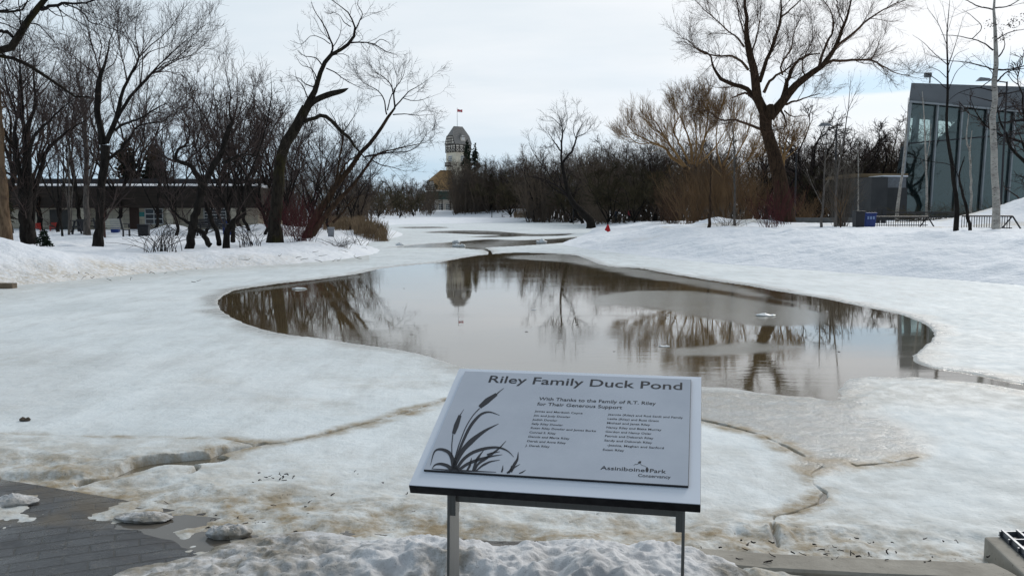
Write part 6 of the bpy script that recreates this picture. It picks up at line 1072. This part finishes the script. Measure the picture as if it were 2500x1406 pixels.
for sy in (-1, 1): S = Shape(); S.box((-.9, sy * .7 - .13, .42), (.9, sy * .7 + .13, .46)); S.build('seat', BLACK_M, t, (0, 0, 0))
for sx in (-1, 1): S = Shape(); S.obox((sx * .6 - .04, -.75, -.1), (.08, 0, 0), (0, .1, 0), (0, .45, .80)); S.obox((sx * .6 - .04, .65, -.1), (.08, 0, 0), (0, .1, 0), (0, -.45, .80)); S.box((sx * .6 - .039, -.8, .36), (sx * .6 + .039, .8, .42)); S.build('leg', BLACK_M, t, (0, 0, 0))
for px, D, lab in ((92, 56, 'red garden chair left of the other red chair by the beige wall'), (134, 56, 'red garden chair in front of the grey shutter')):
    t = thing('garden_chair', lab, 'chair', loc(px, D), 'red chairs by the low building', 0.3); t.scale = (.62, .62, .62); S = Shape(); S.obox((-.3, -.25, .35), (.6, 0, 0), (0, .5, -.08), (0, 0, .04)); S.build('seat', RED_P, t, (0, 0, 0)); S = Shape(); [S.obox((-.3 + .125 * k, .24, .32), (.10, 0, 0), (0, .03, 0), (0, .2, .55)) for k in range(5)]; S.build('backrest', RED_P, t, (0, 0, 0))
    for sx in (-1, 1): S = Shape(); S.box((sx * .34 - .05, -.28, .52), (sx * .34 + .05, .30, .555)); S.build('armrest', RED_P, t, (0, 0, 0)); S = Shape(); S.box((sx * .34 - .03, -.26, -.1), (sx * .34 + .03, -.18, .52)); S.box((sx * .34 - .03, .2, -.1), (sx * .34 + .03, .26, .52)); S.build('leg', RED_P, t, (0, 0, 0))
p = loc(258, 39); S = Shape(); S.bar(p - [0, 0, .2], p + [-.06, 0, 1.75], .05, 6); S.bar(p + [-.06, 0, 1.75], p + [-.062, 0, 1.8], .05, 6, .02); tag(S.build('wooden_post', plain('red_brown_post', (.085, .035, .026), None, .8, 4), None, p), 'thin red brown wooden post in front of the pale bench', 'post')
p = gp(0, 700, 0.05); S = Shape(); S.obox(p + [-1.6, -.02, -.06], (1.85, .06, 0), (0, .2, 0), (0, 0, .13)); tag(S.build('timber_edging', WOOD_W, None, p, 0.015), 'weathered timber poking from the snow bank at the left edge', 'timber')
# railings
def railing(px0, px1, D, dD, label, n, h, slant=0.5):
    a, b = loc(px0, D), loc(px1, D + dD); z0 = min(a[2], b[2]); t = thing('railing', label, 'railing', a, 'black railings on the right bank'); S = Shape(); u = (b - a); u[2] = 0; top = np.array([a[0], a[1], z0 + h])
    S.bar(top, top + u, .035, 8); un_ = u / np.linalg.norm(u); S.bar(top + u, np.array([b[0], b[1], z0 - .2]) + un_ * slant, .035, 8); S.bar(top + u * 0.995, np.array([b[0], b[1], z0 - .2]) - un_ * slant * 1.2, .03, 8); S.build('top_rail', BLACK_M, t, a)
    S = Shape(); S.bar(top - eZ * (h * .82), top + u - eZ * (h * .82), .022, 6); S.build('bottom_rail', BLACK_M, t, a)
    for k in range(n): S = Shape(); q = top + u * (k / n); S.bar(q - eZ * (h + .25), q, .016, 5); S.build('baluster', BLACK_M, t, a)
railing(2128, 2262, 44, 0.4, 'black metal railing with balusters right of the blue news box', 24, 0.52); railing(2345, 2468, 37.5, -0.6, 'black metal railing crossing behind the tall birch', 20, 0.62)
t = thing('post_fence', 'dark rail fence with two thick posts behind the news box', 'fence', loc(2120, 54)); a = np.array(t.location)
for px in (2140, 2154): q = loc(px, 54); S = Shape(); S.box((q[0] - .12, 53.9, a[2] - .3), (q[0] + .12, 54.14, a[2] + .95)); S.build('post', BLACK_M, t, a)
for z_ in (.42, .72): S = Shape(); S.bar((loc(2085, 54)[0], 54.02, a[2] + z_), (loc(2330, 56)[0], 56, a[2] + z_), .05, 6); S.build('rail', BLACK_M, t, a)
q = loc(1905, 58); S = Shape(); S.box((q[0] - .8, 58, q[2] - .3), (q[0] + 4.8, 58.3, q[2] + .32)); tag(S.build('retaining_wall', plain('grey_wall', (.16, .16, .155), (.11, .11, .11), .9, 3, .2), None, q), 'low grey retaining wall in the snow right of the largest trunk', 'wall')
# lamps
def lamp(px, D, py_top, arm, label, name='street_lamp', arm_r=1.0, head=WHITE_P):
    p = loc(px, D); zt_ = at(px, py_top, D)[2]; t = thing(name, label, 'street lamp', p, 'street lamps'); r = .06 + D * .00022; S = Shape(); S.bar(p - [0, 0, .3], (p[0], p[1], zt_), r, 8, r * .8); S.bar(p - [0, 0, .3], p + [0, 0, .35], r * 1.6, 8); S.build('pole', BLACK_M, t, p)
    if arm:
        S = Shape(); e = np.array([p[0] + arm, p[1], zt_ + .12]); S.bar((p[0], p[1], zt_ - .05), e, r * .6, 6); S.build('arm', BLACK_M, t, p); S = Shape(); d = np.sign(arm); S.poly([e + np.array(v) * [d, 1, 1] for v in ((-.1, -.16, -.05), (.8, -.2, -.08), (.8, .2, -.08), (-.1, .16, -.05), (0, -.08, .10), (.6, -.1, .16), (.6, .1, .16), (0, .08, .10))], [(0, 3, 2, 1), (4, 5, 6, 7), (0, 1, 5, 4), (1, 2, 6, 5), (2, 3, 7, 6), (3, 0, 4, 7)]); S.build('lamp_head', head, t, p)
lamp(1319, 160, 466, -.5, 'street lamp left of the others before the dark thicket'); lamp(1400, 150, 457, -.5, 'middle street lamp half hidden in the thicket'); lamp(1526, 120, 441, -.5, 'street lamp deepest in the thicket near the golden willow'); lamp(1099, 205, 492, 0, 'thin dark lamp post before the hall awning'); lamp(2033, 62, 310, -.5, 'tall dark street lamp between the largest tree and the glass building', head=GREY_B); lamp(1938, 66, 375, 0, 'dark headless lamp post right of the largest trunk')
lamp(2438, 58, 200, -1.2, 'street lamp behind the tall birch above the glass building roof', head=GREY_B)
# wire globes hung in the trees
def globe(px, py, D, rp, label):
    c = at(px, py, D); r = rp / F_PX * D; T = Tubes(); a = np.linspace(0, 2 * np.pi, 33); rng = np.random.RandomState(px)
    for k in range(9):
        n_ = unit(rng.normal(size=3)); u_ = unit(np.cross(n_, [.3, .5, .8])); v_ = np.cross(n_, u_); T.add(c + r * (np.cos(a)[:, None] * u_ + np.sin(a)[:, None] * v_), np.full(33, .0055), 4)
    t = thing('wire_globe', label, 'light globe', c, 'wire globes hung in the left trees'); T.build('wire_ball', STEEL, t, c); S = Shape(); S.bar(c + [0, 0, r], c + [0.1, 0.2, r + 1.6], .01, 4); S.build('hanging_cord', BLACK_M, t, c)
globe(126, 390, 36, 21, 'larger wire globe hung in the multi stemmed tree'); globe(273, 425, 36, 13, 'smaller wire globe hung right of the dark elm trunk')
# red marker on the right bank
p = loc(1482, 60); p2 = at(1482, 541, 60); dz = p[2]; t = thing('marker_flag', 'red cloth marker flag stuck in the snow on the right bank', 'flag', p); S = Shape(); S.bar(p - [0, 0, .2], p + [0.02, 0, .62], .012, 6); S.build('stake', WOOD_B, t, p)
S = Shape(); S.prism([p + np.array(v) for v in ((0.02, -.03, .60), (-.07, -.03, .42), (-.19, -.06, .20), (-.02, -.10, .09), (.05, -.08, .05), (.24, -.03, .14), (.17, -.03, .34), (.09, -.03, .56))], (0, .03, 0)); S.build('cloth', RED_C, t, p)
for px, D, h, lab in ((1201, 160, 1.6, 'thin dark marker post at the far shore left of the walkers'), (1399, 120, 2.4, 'thin dark post at the foot of the thicket'), (1036, 190, 1.2, 'short dark post near the far hall')): p = loc(px, D); S = Shape(); S.bar(p - [0, 0, .2], p + [0, 0, h], .08, 6); S.bar(p + [0, 0, h], p + [0, 0, h + .06], .1, 6); tag(S.build('marker_post', BLACK_M, None, p), lab, 'post')

# ---- people, far away on the snow
def person(px, D, h, label, jacket, trousers, rz=0.0, stride=0.25, seed=0):
    p = loc(px, D); k = h / 1.75
    M = Mat('clothing'); z_ = M.n('ShaderNodeSeparateXYZ'); M.nt.links.new(M.tc.outputs['Object'], z_.inputs[0]); zz = M.math('DIVIDE', z_.outputs[2], k)
    c = M.mix(M.math('GREATER_THAN', zz, 0.84), trousers, jacket); c = M.mix(M.math('GREATER_THAN', zz, 1.50), c, (0.32, 0.20, 0.15)); c = M.mix(M.math('GREATER_THAN', zz, 1.655), c, (0.02, 0.018, 0.018)); c = M.mix(M.math('LESS_THAN', zz, 0.09), c, (0.012, 0.011, 0.011)); M.set(color=c, rough=0.85)
    J = dict(pel=(0, 0, .92, .15, .11), bel=(0, 0.0, 1.08, .15, .11), che=(0, -.01, 1.30, .18, .13), nek=(0, -.01, 1.46, .07, .07), hed=(0, -.03, 1.60, .105, .12), top=(0, -.02, 1.72, .07, .08),
        hl=(.09, 0, .88, .10, .10), kl=(.10, -stride * .5, .50, .075, .08), al=(.10, -stride * .55, .09, .05, .055), tl=(.10, -stride * .55 - .17, .035, .04, .03), hr=(-.09, 0, .88, .10, .10), kr=(-.10, stride * .3, .49, .075, .08), ar=(-.10, stride * .85, .12, .05, .055), tr=(-.10, stride * .85 - .16, .04, .04, .03),
        sl=(.20, 0, 1.40, .08, .08), el=(.25, stride * .2, 1.13, .058, .058), wl=(.25, -stride * .1, .90, .04, .04), fl=(.25, -stride * .2, .81, .035, .04), sr=(-.20, 0, 1.40, .08, .08), er=(-.25, .02 - stride * .1, 1.13, .058, .058), wr=(-.24, -stride * .6, .92, .04, .04), fr=(-.24, -stride * .75, .83, .035, .04))
    E_ = 'pel-bel bel-che che-nek nek-hed hed-top pel-hl hl-kl kl-al al-tl pel-hr hr-kr kr-ar ar-tr che-sl sl-el el-wl wl-fl che-sr sr-er er-wr wr-fr'.split(); nm = list(J); me = bpy.data.meshes.new('person'); me.from_pydata([tuple(q * k for q in J[n][:3]) for n in nm], [tuple(nm.index(a) for a in e.split('-')) for e in E_], [])
    o = link('person', me, M.m); md = o.modifiers.new('skin', 'SKIN'); sv = me.skin_vertices[0].data
    for i, n in enumerate(nm): sv[i].radius = (J[n][3] * k, J[n][4] * k); sv[i].use_root = (n == 'pel')
    sb = o.modifiers.new('smooth', 'SUBSURF'); sb.levels = sb.render_levels = 1; o.location = p; o.rotation_euler = (0, 0, rz); return tag(o, label, 'person')
DK = (0.014, 0.014, 0.017)
person(1247, 167, 1.66, 'person in dark clothing walking, left one of the pair by the yellowish bush', DK, (0.012, 0.012, 0.015), 1.3, 0.12); person(1258, 168, 1.5, 'person in dark jacket striding, right one of the pair by the yellowish bush', (0.02, 0.02, 0.026), (0.016, 0.016, 0.02), 1.6, 0.35)
person(1033, 186, 1.5, 'person in rust coloured coat near the far hall', (0.16, 0.05, 0.025), (0.03, 0.02, 0.02), 1.2, 0.2); person(1040, 187, 1.3, 'shorter person in dark clothes near the far hall', (0.03, 0.022, 0.022), DK, 1.4, 0.2)
person(1535, 96, 1.55, 'person in red jacket at the edge of the thicket', (0.22, 0.022, 0.03), (0.02, 0.02, 0.025), -1.2, 0.2); person(1503, 98, 1.6, 'person in dark blue jacket left of the person in red', (0.022, 0.028, 0.045), DK, -1.2, 0.2)
# bits of twig and grit lying about
def debris(name, boxes, seed, mat):
    rng = np.random.RandomState(seed); T = Tubes()
    for px0, px1, py0, py1, n, ln, z in boxes:
        for _ in range(n):
            p = gp(rng.uniform(px0, px1), rng.uniform(py0, py1), z); a = rng.uniform(0, 6.28); L = ln * rng.uniform(.3, 1.3); d = np.array([math.cos(a), math.sin(a), rng.uniform(-.05, .25)]) * L; m_ = rng.normal(size=3) * L * .12; T.add(np.array([p, p + d * .5 + m_, p + d]), np.array([.0035, .003, .002]) * (1 + p[1] * .04) * rng.uniform(.4, 1.2), 4)
    return tag(T.build(name, mat), kind='stuff')
debris('twig_litter', [(1680, 2420, 1310, 1365, 36, .028, .05), (400, 1050, 1150, 1260, 24, .03, .02), (500, 760, 1255, 1300, 16, .03, .026), (1690, 2300, 1345, 1372, 14, .04, .08), (100, 480, 640, 690, 26, .22, .12), (560, 900, 600, 640, 30, .3, .25), (700, 1300, 700, 850, 40, .07, -.026), (1500, 2100, 720, 900, 20, .07, -.026), (620, 720, 1150, 1200, 30, .025, .02)], 400, TW_DARK)
